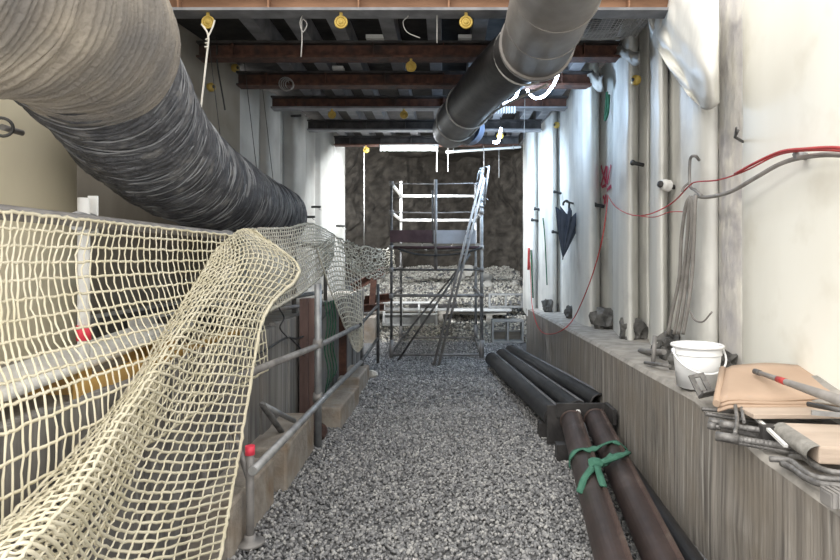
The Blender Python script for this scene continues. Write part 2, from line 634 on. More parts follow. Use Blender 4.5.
# left: low trench wall of upright boards, the walkway behind it, panels and piles at the back
LX = -1.30
WALK = 1.0
mb = MB()
y = .2
k = 0
while y < 9.6:
    wd = random.uniform(.17, .24)
    d = random.uniform(-.012, .012)
    mb.span((LX - .06, y, -.1), (LX + d, y + wd - .006, 1.05 + random.uniform(-.015, .015)))
    y += wd
struct(mb.build('wall_left_base', 'board', bev=.004))
struct(MB().span((-3.6, .2, .86), (LX - .065, 10.2, WALK)).build('walkway_floor', 'wood'))
XLP = [(0.2, -2.75), (4.3, -2.62), (7.4, -2.42), (9.2, -2.2), (11.3, -1.88)]


def XL(y):
    return pw(y, XLP)


def YL(px):
    lo, hi = .8, 13
    for _ in range(50):
        mid = (lo + hi) / 2
        if CX + F * XL(mid) / mid < px:
            lo = mid
        else:
            hi = mid
    return lo


def onl(px, py, off=.06):
    y = YL(px)
    return at(px, py, y * (1 - off / abs(XL(y))))


px_l = [(239, 267, .03, .10), (267, 282, .05, .04), (282, 293, 0, .14), (293, 306, .06, .03), (306, 319, .07, .09), (319, 333, .06, .0), (333, 345, .06, .02)]
colsl = [(YL(p0), YL(p1), b, back) for (p0, p1, b, back) in px_l]
ZL = [.9 + .17 * i for i in range(18)]
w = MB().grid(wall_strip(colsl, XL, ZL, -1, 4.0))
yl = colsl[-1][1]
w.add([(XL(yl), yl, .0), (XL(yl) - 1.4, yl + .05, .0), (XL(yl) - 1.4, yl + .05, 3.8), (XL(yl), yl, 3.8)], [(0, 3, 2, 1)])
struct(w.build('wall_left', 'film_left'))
# brown recess and near cream piles (round, standing on the walkway)
yr = YL(239)
struct(MB().add([(-2.85, 4.05, .9), (XL(yr) - .01, yr + .06, .9), (XL(yr) - .01, yr + .06, 3.95), (-2.85, 4.05, 3.95),
                 (-3.25, 3.4, .9), (-3.25, 3.4, 3.95)], [(0, 1, 2, 3), (4, 0, 3, 5)]).build('wall_left', 'panel_brown'))
struct(MB().lathe([(.60, .9), (.60, 4.4)], (-2.82, 3.45, 0), 48).build('wall_left', 'pile_cream'))
struct(MB().lathe([(.60, .9), (.60, 4.4)], (-2.86, 2.1, 0), 48).build('wall_left', 'pile_cream'))
struct(MB().span((-3.75, .2, .9), (-3.3, 4.3, 4.4)).build('wall_left', 'pile_brown'))

# ------------------------------------------------------------------ ceiling
struct(MB().span((-3.8, 4.75, 3.86), (3.2, 11.6, 3.96)).build('ceiling', 'deck'))
BZ = 3.50
beams = [(10, 'rusty orange steel beam spanning the tunnel mouth, first from the viewer'),
         (57, 'red-brown rusty steel ceiling beam, second from the tunnel mouth'),
         (85, 'dark rusty steel ceiling beam, third from the tunnel mouth'),
         (108, 'dark grey steel ceiling beam, fourth from the tunnel mouth'),
         (130, 'dark grey steel ceiling beam, second last before the tube lamp'),
         (145, 'dark steel ceiling beam above the bright tube lamp at the far end')]
BY = []
for i, (yb, lab) in enumerate(beams):
    Y = F * (BZ - EYE) / (CY - yb)
    BY.append(Y)
    xl, xr = max(-2.6, XL(Y) + .12), XR(Y) - .15
    if i == 0:
        xl, xr = -2.45, 1.80
    t = thing('steel_beam', (0, Y + .08, BZ), lab, 'beam', 'steel beams under the roof', 'thing')
    MB().span((xl, Y, BZ), (xr, Y + .17, BZ + .022)).build('flange', 'joist' if i in (0, 3, 4) else 'rust', t)
    MB().span((xl, Y, BZ + .14), (xr, Y + .17, BZ + .16)).build('flange', 'dark_steel', t)
    mb = MB().span((xl, Y + .075, BZ + .022), (xr, Y + .095, BZ + .14))
    for s in range(6):
        x = lerp(xl, xr, (s + .5) / 6)
        mb.span((x - .006, Y + .01, BZ + .022), (x + .006, Y + .16, BZ + .14))
    mb.build('web', 'rust_orange' if i == 0 else ('rust' if i < 4 else 'dark_steel'), t)
for k, X in enumerate((-1.75, -1.35, -.98, -.52, -.1, .32, .78, 1.2, 1.45)):
    where = ['outermost by the panelled wall', 'second from the panelled wall', 'third from the panelled wall', 'fourth from the panelled wall', 'middle one over the gravel',
             'fourth from the white film wall', 'third from the white film wall', 'second from the white film wall', 'outermost by the white film wall'][k]
    o = MB()
    o.span((X - .065, 4.78, BZ + .162), (X + .065, 11.2, BZ + .174)).span((X - .065, 4.78, BZ + .174), (X - .055, 11.2, BZ + .355)).span((X + .055, 4.78, BZ + .174), (X + .065, 11.2, BZ + .355))
    tag(o.build('roof_joist', 'joist'), 'grey flat steel joist lying across the beams, ' + where, 'joist', 'roof joists', 'thing')
# orange timber above the first beam
tag(MB().span((-2.45, BY[0] - .02, BZ + .225), (1.98, BY[0] + .22, BZ + .40)).build('timber_header', 'rust_orange', bev=.006), 'orange-brown timber header lying on the first beam at the tunnel mouth', 'timber')

# small pale battens tied to the beams
for (px, yy, i, lab, s) in [(375, 37, 1, 'short pale batten resting on the second beam edge', .17), (338, 73, 2, 'thin pale batten stuck to the third beam', .12), (465, 33, 1, 'small pale batten beside the big grey pipe', .13)]:
    Y = BY[i] - .02
    c = at(px, yy, Y)
    tag(MB().span((c.x - s / 2, Y - .03, BZ + .165), (c.x + s / 2, Y + .10, BZ + .20)).build('batten', 'frame_white'), lab, 'batten')

# yellow cable hangers (one built, the rest copies)
hang_spots = [
    (208, 0, 'yellow ring hanger with the long white cord tied to it'),
    (341, 0, 'yellow ring hanger under the first beam, near its middle'),
    (466, 0, 'yellow ring hanger under the first beam beside the big grey pipe'),
    (411, 1, 'yellow ring hanger under the second beam'),
    (332, 3, 'small yellow ring hanger under the fourth beam, left one'),
    (404, 3, 'small yellow ring hanger under the fourth beam, right one beside the black pipe'),
    (500, 4, 'small yellow ring hanger under the light rope by the black pipe end'),
    (366, 5, 'tiny yellow ring hanger beside the end of the tube lamp'),
]


def make_hanger(c, label):
    t = thing('cable_hanger', c, label, 'hanger', 'yellow ring hangers')
    c = Vector(c)
    r = MB().torus(c + Vector((0, 0, -.075)), .045, .009)
    r.build('ring', 'yellow', t)
    MB().torus(c + Vector((0, 0, -.075)), .026, .010).lathe([(.001, -.012), (.02, -.012), (.02, .012), (.001, .012)], c + Vector((0, 0, -.075)), 16, (0, 1, 0)).build('hub', 'yellow', t)
    for a in range(3):
        an = math.radians(90 + 120 * a)
        d = Vector((math.cos(an), 0, math.sin(an)))
        MB().tube([c + Vector((0, 0, -.075)) + d * .02, c + Vector((0, 0, -.075)) + d * .045], .007, 6).build('spoke', 'yellow', t)
    MB().span(c + Vector((-.012, -.006, -.03)), c + Vector((.012, .006, 0))).build('strap', 'yellow', t)
    return t


h0 = None
HANG = []
for (px, bi, lab) in hang_spots:
    Y = BY[bi] + .05
    c = Vector(((px - CX) * Y / F, Y, BZ - .0005))
    if h0 is None:
        h0 = make_hanger(c, lab)
        o = h0
    else:
        o = copy_tree(h0)
        o.location = c
        o['label'] = lab
    HANG.append(c)
# yellow insulators fixed on the walls
for (p, lab) in [((onr(635, 80, .12)), 'yellow round cap on a white wrapped column high beside the black beam'), (onr(556, 125, .10), 'small yellow cap on the white wall near the light rope'),
                 (onl(236, 68, .05), 'yellow cap on the dusty panel below the second beam'), (onl(212, 87, .05), 'small dark yellow cap on the dusty panel beside the cord')]:
    t = thing('round_insulator', p, lab, 'cap', 'yellow caps on the walls')
    ax = (-1, -.5, 0) if p.x > 0 else (1, -.5, 0)
    MB().lathe([(.001, .022), (.022, .022), (.026, .014), (.042, .012), (.046, .0), (.046, -.03)], p, 20, ax).build('disc', 'yellow', t)
    MB().lathe([(.001, .030), (.017, .030), (.018, .018)], p, 14, ax).build('bolt', 'black_cable', t)

# cords and wires hanging from the beams
c0 = HANG[0]
pts = [c0 + Vector((-.05, 0, -.09)), c0 + Vector((.01, -.02, -.19)), c0 + Vector((-.002, -.02, -.35)), c0 + Vector((-.02, -.03, -.55)), c0 + Vector((-.055, -.03, -.86))]
cd = MB().tube(cr(pts, 5), .008, 6)
cd.tube(cr([c0 + Vector((.052, 0, -.06)), c0 + Vector((.04, -.01, -.12)), c0 + Vector((.008, -.02, -.2))], 5), .007, 6)
cd.tube([pts[-1] + Vector((-.05, 0, .02)), pts[-1] + Vector((.09, 0, -.03))], .009, 6)
for k in range(3):
    cd.torus(c0 + Vector((.003 - .004 * k, -.02, -.22 - .03 * k)), .011, .006, (0, 0, 1), 10, 5)
tag(cd.build('cord', 'cord'), 'long white cord knotted to a yellow ring hanger beside the beige duct', 'cord')
for (pts, r, m, lab) in [
    ([at(305, 10, 4.8), at(300, 22, 4.8), at(303, 32, 4.8), at(307, 24, 4.8), at(302, 20, 4.8), at(302, 40, 4.8), at(301, 57, 4.8)], .005, 'wire', 'knotted grey wire looping down behind the first beam'),
    ([at(405, 8, 4.8), at(408, 16, 4.8), at(403, 22, 4.8), at(407, 32, 4.8), at(420, 38, 4.8)], .004, 'wire', 'curly loose wire hanging below the first beam'),
    ([at(437, 8, 4.8), at(437, 43, 4.8)], .005, 'wire', 'straight pale wire hanging left of the big grey pipe'),
    ([at(217, 60, 5.85), at(219, 75, 5.85), at(222, 92, 5.85), at(225, 110, 5.85)], .008, 'black_cable', 'black cable tail hanging below the second beam by the dusty panels'),
    ([at(364, 147, 10.45), at(364, 245, 10.45)], .008, 'wire', 'long pale wire hanging left of the scaffold tower'),
    ([at(437, 150, 10.45), at(437, 172, 10.45)], .010, 'wire', 'short bright wire hanging just below the tube lamp'),
    ([at(448, 152, 10.45), at(448, 172, 10.45)], .006, 'wire', 'thin grey wire hanging right of the tube lamp'),
    ([at(484, 152, 10.45), at(484, 172, 10.45)], .008, 'wire', 'short wire hanging over the top of the scaffold ladder'),
    ([at(499, 150, 10.45), at(499, 178, 10.45)], .005, 'wire', 'thin wire hanging near the white film wall end'),
    ([at(525, 95, 7.8), at(524, 140, 7.8)], .004, 'wire', 'thin straight wire hanging under the curved light rope'),
]:
    q = Vector(pts[0])
    if q.z < BZ + .02 and q.y > 4.75:
        pts = [Vector((q.x, q.y, BZ + .22))] + pts
    tag(MB().tube(cr(pts, 4), r, 6).build('hanging_wire', m), lab, 'wire')

# ------------------------------------------------------------------ lamps
t = thing('tube_lamp', at(408, 149, 10.1), 'long bright fluorescent tube lamp hung under the last ceiling beam', 'lamp')
p0, p1 = at(381, 149, 10.1), at(437, 149, 10.1)
MB().span((p0.x - .03, 10.07, p0.z + .03), (p1.x + .03, 10.15, p0.z + .075)).build('housing', 'tube_white', t, bev=.006)
for dx in (-.012,):
    MB().tube([p0 + Vector((0, -.02, 0)), p1 + Vector((0, -.02, 0))], .03, 12).build('tube', 'lamp', t)
MB().span((p0.x - .02, 10.04, p0.z - .03), (p0.x, 10.13, p0.z + .03)).build('end_cap', 'tube_white', t)
MB().span((p1.x, 10.04, p0.z - .03), (p1.x + .02, 10.13, p0.z + .03)).build('end_cap', 'tube_white', t)
mb = MB()
for x in (p0.x + .12, p1.x - .12):
    mb.tube([(x, 10.11, p0.z + .07), (x, 10.3, BZ + .01)], .006, 6)
mb.build('hook', 'wire', t)

for (pts, r, lab) in [
    ([at(526, 86, 7.0), at(529, 93, 6.9), at(535, 98, 6.8), at(544, 96, 6.7), at(552, 87, 6.6), at(557, 77, 6.5), at(560, 66, 6.45)], .016, 'curved glowing light rope sagging below the big grey pipe'),
    ([at(503, 104, 7.3), at(511, 101, 7.3), at(516, 96, 7.3), at(520, 86, 7.3)], .016, 'short glowing light rope hanging beside the black pipe'),
    ([at(493, 142, 8.9), at(498, 142, 8.9), at(500, 134, 8.9), at(501, 128, 8.9)], .02, 'small glowing light rope end near the far ceiling'),
]:
    t = thing('light_rope', pts[0], lab, 'lamp', 'glowing light ropes')
    MB().tube(cr(pts, 5), r, 8).build('glowing_tube', 'led', t)
    e = pts[-1]
    MB().tube([e, e + Vector((0, .05, .12)), Vector((e.x, e.y + .1, BZ + .37))], .008, 6).build('cable', 'black_cable', t)
t = thing('strip_fitting', at(503, 105, 7.75), 'pale ribbed fitting under the fourth beam behind the light rope', 'fitting')
c = at(505, 105, 7.72)
mb = MB()
for k in range(8):
    mb.span((c.x - .13 + k * .034, 7.66, BZ - .085), (c.x - .112 + k * .034, 7.72, BZ - .002))
mb.build('rib', 'frame_white', t)
MB().span((c.x - .14, 7.70, BZ - .07), (c.x + .14, 7.73, BZ - .001)).build('tray', 'frame_grey', t)
# pale pipe across under the last beam
a, b = at(446, 152, 10.2), at(521, 147, 10.2)
t = thing('service_pipe', a, 'thin pale service pipe tied under the last ceiling beam, right of the lamp', 'pipe')
MB().tube([a, b], .022, 10).build('tube', 'tube_white', t)
for k in (.1, .5, .9):
    p = a.lerp(b, k)
    MB().torus(p, .028, .008, (1, 0, 0), 12, 6).tube([p, Vector((p.x, p.y + .12, BZ))], .006, 6).build('clip', 'wire', t)
    
# ------------------------------------------------------------------ big pipe under the roof, right
t = thing('ventilation_pipe', (.7, 4.6, 3.2), 'big grey steel pipe with black bent section slung under the ceiling beams', 'pipe')
A = [Vector((.67, 2.4, 3.21)), Vector((.685, 3.6, 3.21)), Vector((.705, 4.62, 3.205))]
MB().pipe(A, .272, .012, 40).build('grey_section', 'pipe_grey', t)
d = (A[2] - A[1]).normalized()
MB().tube([A[2] - d * .05, A[2] + d * .01], .29, 40).tube([A[2] + d * .01, A[2] + d * .05], .265, 40).build('flange', 'pipe_grey', t)
for k in range(3):
    MB().torus(A[0].lerp(A[2], .35 + k * .22), .271, .005, d, 36, 5).build('seam', 'pipe_grey', t)
B = [A[2] + d * .02, Vector((.56, 5.05, 3.215)), Vector((.36, 6.0, 3.23)), Vector((.125, 7.4, 3.23)), Vector((.07, 7.85, 3.23))]
MB().tube(cr(B, 8), .235, 32).build('black_section', 'pipe_black', t)
e = B[-2]
dd = Vector((.6, .8, -.1)).normalized()
MB().tube([e + Vector((-.05, .12, 0)), e + dd * .30], .205, 28).build('elbow', 'pipe_black', t)
MB().lathe([(.185, 0), (.19, .1), (.15, .15), (.05, .17), (.001, .172)], e + dd * .28, 28, dd).build('end_cap', 'blue_cap', t)
for p in (Vector((.64, 4.86, 3.21)), Vector((.26, 6.6, 3.23)), Vector((.14, 7.3, 3.23))):
    MB().torus(p, .25, .009, (-.2, 1, 0), 30, 6).tube([p + Vector((.0, 0, .24)), Vector((p.x, p.y, BZ + .16))], .009, 6).build('sling', 'wire', t)
MB().tube(cr([A[2] + Vector((.1, .1, -.28)), Vector((.52, 6.0, 3.04)), Vector((.3, 7.3, 3.04))], 6), .012, 6).build('cable', 'wire', t)

# ------------------------------------------------------------------ flexible duct, left
def ribbed(path, R, pitch, depth, n=56, wob=.012, seed=0.0):
    pts = cr(path, 60)
    # even spacing
    L = [0]
    for a, b in zip(pts, pts[1:]):
        L.append(L[-1] + (b - a).length)
    tot = L[-1]
    step = pitch / 4
    m = int(tot / step)
    out, rad = [], []
    j = 0
    jit = {}
    for i in range(m + 1):
        s = i * step
        while j < len(L) - 2 and L[j + 1] < s:
            j += 1
        out.append(pts[j].lerp(pts[j + 1], min(1, (s - L[j]) / max(1e-6, L[j + 1] - L[j]))))
        k = int(s / pitch)
        if k not in jit:
            jit[k] = random.uniform(-.006, .008)
        f = abs(math.sin(math.pi * s / pitch)) ** .7
        rr = R(s / tot) if callable(R) else R
        rad.append(rr + depth * (f - .5) + jit[k])
    mb = MB()
    # frame transport with per-angle wobble, ribs lean a little like a spiral
    T = [(out[min(i + 1, m)] - out[max(i - 1, 0)]).normalized() for i in range(m + 1)]
    N = Vector((0, 0, 1))
    vs = []
    for i in range(m + 1):
        N = (N - T[i] * N.dot(T[i])).normalized()
        Bn = T[i].cross(N)
        for q in range(n):
            a = 2 * math.pi * q / n
            w = wob * fbm(math.cos(a) * 1.6, math.sin(a) * 1.6, i * step * 5 + seed, 3)
            sh = .03 * fbm(math.cos(a) * 1.2, math.sin(a) * 1.2, int(i / 4) * .37 + seed, 2) * (pitch / .03)
            vs.append(out[i] + (N * math.cos(a) + Bn * math.sin(a)) * (rad[i] + w) + T[i] * sh)
    fs = []
    for i in range(m):
        for q in range(n):
            fs.append((i * n + q, i * n + (q + 1) % n, (i + 1) * n + (q + 1) % n, (i + 1) * n + q))
    mb.add(vs, fs, True)
    return mb, out, rad


t = thing('flexible_duct', (-1.7, 3.0, 2.0), 'big ribbed flexible air duct, beige near end and black far end, beside the panelled wall', 'duct')
near = [Vector((-2.2, .7, 2.75)), Vector((-1.72, 1.35, 2.52)), Vector((-1.53, 1.95, 2.49)), Vector((-1.52, 2.38, 2.53)), Vector((-1.585, 2.68, 2.515))]
mb, o_, r_ = ribbed(near, lambda s: .372, .024, .015, 64, .012, 2.0)
beige = mb.build('beige_sleeve', 'duct_beige', t)
e, dd = o_[-1], (o_[-1] - o_[-6]).normalized()
MB().torus(e, .362, .016, dd, 48, 8).build('rim', 'duct_beige', t)
far = [Vector((-1.58, 2.5, 2.52)), Vector((-1.645, 2.95, 2.42)), Vector((-1.75, 3.5, 2.27)), Vector((-1.85, 4.4, 2.15)), Vector((-1.95, 5.6, 2.105)), Vector((-2.01, 6.6, 2.08)), Vector((-2.05, 7.4, 2.075))]
mb, o_, r_ = ribbed(far, lambda s: lerp(.34, .33, s), .042, .032, 56, .018, 9.0)
mb.build('black_sleeve', 'duct_dark', t)
wr = MB()
i = 3
while i < len(o_) - 3:
    d_ = (o_[i + 2] - o_[i - 2]).normalized()
    s_ = d_.cross(Vector((0, 0, 1))).normalized()
    u_ = s_.cross(d_)
    tl, t2 = random.uniform(-.06, .06), random.uniform(-.06, .06)
    ph = random.uniform(0, 6.3)
    ring = []
    for k in range(44):
        a_ = 2 * math.pi * k / 44
        rr_ = .347 + .006 * math.sin(3 * a_ + ph) + random.uniform(-.002, .002)
        ring.append(o_[i] + (s_ * math.cos(a_) + u_ * math.sin(a_)) * rr_ + d_ * (tl * math.cos(a_) + t2 * math.sin(a_)))
    wr.tube(ring, random.uniform(.003, .0055), 5, closed=True)
    i += random.choice((2, 3, 4, 4, 5))
wr.build('wire_coil', 'coil_wire', t)
e, dd = o_[-1], (o_[-1] - o_[-6]).normalized()
MB().torus(e, .33, .016, dd, 40, 8).build('rim', 'duct_dark', t)
for q in (.55, .8, .95):
    p = o_[int(q * (len(o_) - 1))]
    MB().tube([p + Vector((0, 0, .33)), Vector((p.x - .15, p.y, BZ + .2 if p.y > 4.8 else 3.6))], .0035, 5).build('hanger_wire', 'dark_steel', t)

# ------------------------------------------------------------------ netting
def net(name, ctrl, nu, nv, w, th, mname, label, edges=(1, 1, 1, 1), jit=.004, parent=None):
    """ctrl rows of points; nu strands across, nv strands down"""
    su = 2
    rows = [cr(r, 12) for r in ctrl]              # dense in u
    ncol = len(rows[0])
    colsx = [cr([rows[i][j] for i in range(len(rows))], 12) for j in range(ncol)]   # dense in v: colsx[j][i]
    nrow = len(colsx[0])

    def S(u, v):
        a = u * (ncol - 1)
        b = v * (nrow - 1)
        j = min(int(a), ncol - 2)
        i = min(int(b), nrow - 2)
        fa, fb = a - j, b - i
        return (colsx[j][i] * (1 - fa) + colsx[j + 1][i] * fa) * (1 - fb) + (colsx[j][i + 1] * (1 - fa) + colsx[j + 1][i + 1] * fa) * fb

    jn = [[(random.uniform(-1, 1), random.uniform(-1, 1), random.uniform(-1, 1)) for _ in range(nv * su + 1)] for _ in range(nu * su + 1)]
    G = []
    for j in range(nu * su + 1):
        col = []
        for i in range(nv * su + 1):
            p = S(j / (nu * su), i / (nv * su))
            q = jn[j][i]
            col.append(p + Vector(q) * jit)
        G.append(col)

    mb = MB()

    def ribbon(pts, nrm, ww):
        m = len(pts)
        vs = []
        for i in range(m):
            T = (pts[min(i + 1, m - 1)] - pts[max(i - 1, 0)]).normalized()
            N = nrm[i]
            Sd = T.cross(N)
            if Sd.length < 1e-5:
                Sd = Vector((1, 0, 0))
            Sd.normalize()
            t2 = max(th, ww * .55)
            vs += [pts[i] + Sd * ww, pts[i] + N * t2, pts[i] - Sd * ww, pts[i] - N * t2]
        fs = []
        for i in range(m - 1):
            for k in range(4):
                fs.append((i * 4 + k, i * 4 + (k + 1) % 4, i * 4 + 4 + (k + 1) % 4, i * 4 + 4 + k))
        fs += [(0, 1, 2, 3), tuple((m - 1) * 4 + k for k in (3, 2, 1, 0))]
        mb.add(vs, fs, True)

    NU, NV = nu * su, nv * su

    def normal(j, i):
        a = G[min(j + 1, NU)][i] - G[max(j - 1, 0)][i]
        b = G[j][min(i + 1, NV)] - G[j][max(i - 1, 0)]
        n = a.cross(b)
        return n.normalized() if n.length > 1e-9 else Vector((0, -1, 0))

    Nn = [[normal(j, i) for i in range(NV + 1)] for j in range(NU + 1)]
    for j in range(0, NU + 1, su):
        ww = w * (edges[0] if j == 0 else edges[1] if j == NU else 1)
        ribbon(G[j], Nn[j], ww)
    for i in range(0, NV + 1, su):
        ww = w * (edges[2] if i == 0 else edges[3] if i == NV else 1)
        ribbon([G[j][i] for j in range(NU + 1)], [Nn[j][i] for j in range(NU + 1)], ww)
    o = mb.build(name, mname, parent)
    if label:
        tag(o, label, 'net', 'safety nets on the walkway rail')
    return o


RX, RZ = -1.50, 1.715


def rail(px):
    Y = F * RX / (px - CX)
    return Vector((RX, Y, RZ))


# net hung on the rail
top = [rail(p) + Vector((.035, 0, .0)) for p in (-120, -20, 60, 130, 190, 240)]


def down(dz, xo, sh, wave):
    return [Vector((RX + xo + wave * math.sin(i * 2.1 + dz * 3), p.y - sh + .03 * math.sin(i * 1.7 + dz * 5), RZ - dz)) for i, p in enumerate(top)]


ctrl = [top, down(.2, .05, .05, .012), down(.42, .13, .11, .012), down(.62, .235, .17, .008), down(.92, .275, .26, .008)]
net('safety_net', ctrl, 56, 14, .0058, .003, 'net', 'cream safety net hanging upright along the grey rail in front of the white post', (1, 1, 1.2, 1.5))

# net thrown over the rail, falling to the foreground
ctrl = [
    [atx(214, 252, -1.46), atx(226, 240, -1.47), atx(236, 232, -1.48), atx(244, 229, -1.45), atx(254, 230, -1.38)],
    [atx(196, 283, -1.40), atx(222, 268, -1.34), atx(246, 256, -1.28), atx(272, 258, -1.18), atx(299, 269, -1.08)],
    [atx(170, 322, -1.36), atx(196, 306, -1.24), atx(222, 306, -1.22), atx(244, 309, -1.17), atx(266, 312, -1.12)],
    [atx(130, 385, -1.30), atx(158, 366, -1.16), atx(190, 376, -1.21), atx(222, 377, -1.16), atx(251, 380, -1.11)],
    [atx(84, 440, -1.25), atx(118, 428, -1.10), atx(150, 446, -1.20), atx(195, 450, -1.17), atx(240, 448, -1.10)],
    [atx(18, 508, -1.22), atx(84, 486, -1.02), atx(118, 520, -1.19), atx(170, 522, -1.14), atx(229, 508, -1.08)],
    [atx(-52, 570, -1.20), atx(38, 540, -.98), atx(85, 590, -1.18), atx(150, 590, -1.11), atx(218, 572, -1.05)],
    [atx(-130, 640, -1.18), atx(-15, 610, -.95), atx(50, 655, -1.16), atx(130, 650, -1.08), atx(206, 640, -1.02)],
]
net('safety_net', ctrl, 21, 52, .0064, .003, 'net', 'large cream safety net thrown over the rail and falling in folds to the foreground', (1.4, 2.6, 1.3, 1))
# folds beneath: the loose tail at the left
ctrl = [
    [atx(150, 372, -1.275), atx(156, 374, -1.26), atx(164, 380, -1.25)],
    [atx(100, 440, -1.26), atx(122, 446, -1.24), atx(142, 452, -1.22)],
    [atx(40, 500, -1.245), atx(72, 520, -1.21), atx(102, 540, -1.19)],
    [atx(-40, 560, -1.24), atx(2, 585, -1.20), atx(40, 610, -1.17)],
]
net('safety_net', ctrl, 12, 32, .0058, .003, 'net', 'lower layer of cream netting tucked under the big draped net at the bottom corner', (1.6, 1, 1, 1))
# stretch further along the rail, sagging
ctrl = [
    [atx(238, 231, -1.50), atx(262, 229, -1.50), atx(288, 228, -1.49), atx(312, 224, -1.46), atx(335, 235, -1.42)],
    [atx(243, 250, -1.44), atx(265, 246, -1.42), atx(290, 243, -1.40), atx(314, 238, -1.38), atx(334, 241, -1.38)],
    [atx(252, 280, -1.34), atx(274, 270, -1.30), atx(296, 262, -1.30), atx(318, 252, -1.32), atx(334, 247, -1.36)],
    [atx(258, 316, -1.30), atx(282, 304, -1.27), atx(306, 289, -1.27), atx(326, 270, -1.30), atx(334, 254, -1.34)],
]
net('safety_net', ctrl, 50, 12, .0085, .003, 'net_grey', 'dusty net stretched along the rail beyond the flap, below the black duct end', (1, 1, 1.8, 2.0))
ctrl = [
    [atx(317, 249, -1.28), atx(326, 241, -1.30), atx(336, 237, -1.28), atx(347, 243, -1.22), atx(358, 252, -1.12)],
    [atx(327, 280, -1.22), atx(334, 276, -1.22), atx(342, 276, -1.18), atx(351, 278, -1.12), atx(361, 284, -1.04)],
    [atx(340, 315, -1.14), atx(345, 312, -1.14), atx(350, 312, -1.10), atx(356, 314, -1.06), atx(362, 318, -1.0)],
    [atx(353, 347, -1.06), atx(355, 350, -1.06), atx(358, 352, -1.04), atx(360, 350, -1.02), atx(363, 346, -.98)],
]
net('safety_net', ctrl, 13, 24, .0085, .003, 'net_grey', 'narrow grey net strip hanging down over the lower handrail', (2.0, 1, 1, 1))
ctrl = [
    [atx(338, 238, -1.26), atx(354, 244, -1.14), atx(368, 248, -1.04), atx(382, 250, -.95), atx(394, 248, -.88)],
    [atx(345, 256, -1.20), atx(358, 262, -1.10), atx(370, 264, -1.0), atx(384, 262, -.92), atx(394, 260, -.87)],
    [atx(352, 270, -1.14), atx(362, 276, -1.06), atx(374, 278, -.98), atx(386, 274, -.91), atx(395, 268, -.86)],
]
net('safety_net', ctrl, 28, 9, .0085, .003, 'net_grey', 'crumpled grey net bridging from the rail end to the scaffold tower', (1, 1, 1.4, 1.4), .022)

# ------------------------------------------------------------------ walkway guard rail
t = thing('guard_rail', (RX, 3, WALK), 'grey guard rail tube along the walkway with white upright posts', 'railing')
MB().tube([rail(-160), rail(60), rail(240), Vector((RX, 7.8, RZ - .02))], .027, 16).build('top_rail', 'galv_dull', t)
for k, px in enumerate((92, 232)):
    p = rail(px) + Vector((-.035, 0, 0))
    MB().tube([(p.x, p.y, WALK + .012), (p.x, p.y, RZ + (.10 if k == 0 else .03))], .024, 16).build('post', 'tube_white', t)
    MB().lathe([(.001, 0), (.07, 0), (.07, .012), (.001, .012)], (p.x, p.y, WALK), 20).build('foot_plate', 'galv', t)
    MB().tube([(p.x, p.y - .05, RZ), (p.x, p.y + .05, RZ)], .04, 12).build('clamp', 'galv', t)
p = rail(100) + Vector((-.03, 0, 0))
MB().span((p.x - .02, p.y - .006, RZ - .06), (p.x + .02, p.y + .006, RZ + .115)).build('bracket', 'tube_white', t)
p = rail(92) + Vector((-.035, 0, 0))
MB().tube([(p.x, p.y, 1.21), (p.x, p.y, 1.275)], .0285, 16).build('tape', 'red_tape', t)['label'] = 'red tape band'
for yy in (6.1, 7.7):
    MB().tube([(RX - .035, yy, WALK + .002), (RX - .035, yy, RZ + .05)], .024, 14).build('post', 'galv_dull', t)

# things lying on the walkway behind the net
t = thing('white_plank', atx(60, 410, -1.45), 'long white plank with a tube edge lying behind the upright net', 'plank')
a, b = Vector((-1.62, 1.35, WALK + .06)), Vector((-1.64, 3.5, WALK + .16))
MB().bar(a, b, .26, .035).build('board', 'tube_white', t, bev=.004)
MB().tube([a + Vector((.155, 0, .012)), b + Vector((.155, 0, .012))], .022, 14).build('tube', 'tube_white', t)
for yy in (1.7, 2.5, 3.3):
    zz = lerp(a.z, b.z, (yy - a.y) / (b.y - a.y)) - .02
    if yy > 1.8:
        MB().span((-1.75, yy - .05, WALK + .001), (-1.5, yy + .05, zz)).build('bearer', 'wood_yellow', t)
tag(MB().bar((-1.44, 2.35, WALK + .04), (-1.44, 4.2, WALK + .04), .04, .08).build('formwork_board', 'wood_yellow', bev=.003), 'orange-yellow formwork board standing on edge behind the net', 'board')
tag(MB().bar((-2.05, 2.2, WALK + .03), (-2.0, 4.6, WALK + .03), .22, .05).build('scaffold_board', 'wood', bev=.004), 'weathered scaffold board lying flat under the duct behind the net', 'board')
t = thing('material_stack', (-1.95, 4.6, WALK), 'stack of grey steel channels on bearers under the duct behind the net', 'stack')
for k in range(3):
    MB().span((-2.3, 3.95 + k * .55, WALK), (-1.62, 4.03 + k * .55, WALK + .07)).build('bearer', 'wood', t)
for k in range(4):
    MB().bar((-2.25 + k * .18, 3.7, WALK + .13), (-2.25 + k * .18, 5.4, WALK + .13), .13, .118).build('channel', ('frame_grey', 'dark_steel', 'frame_white', 'dark_steel')[k], t, bev=.004)
t = thing('sand_bag', (-1.75, 3.1, WALK), 'pale sack slumped beside the white plank behind the net', 'sack')
P = []
for i in range(9):
    th_ = math.pi * i / 8
    row = []
    for j in range(17):
        a = 2 * math.pi * j / 16
        s = math.sin(th_) ** .6
        row.append(Vector((-2.0 + .16 * s * math.cos(a) + .01 * fbm(i, j, 0), 2.05 + .26 * s * math.sin(a), WALK + .11 - .1 * math.cos(th_))))
    P.append(row)
MB().grid(P).build('sack_body', 'pile_cream', t)
MB().tube([(-2.0, 2.29, WALK + .11), (-2.0, 2.37, WALK + .12)], [.06, .025], 10).build('tied_neck', 'pile_cream', t)

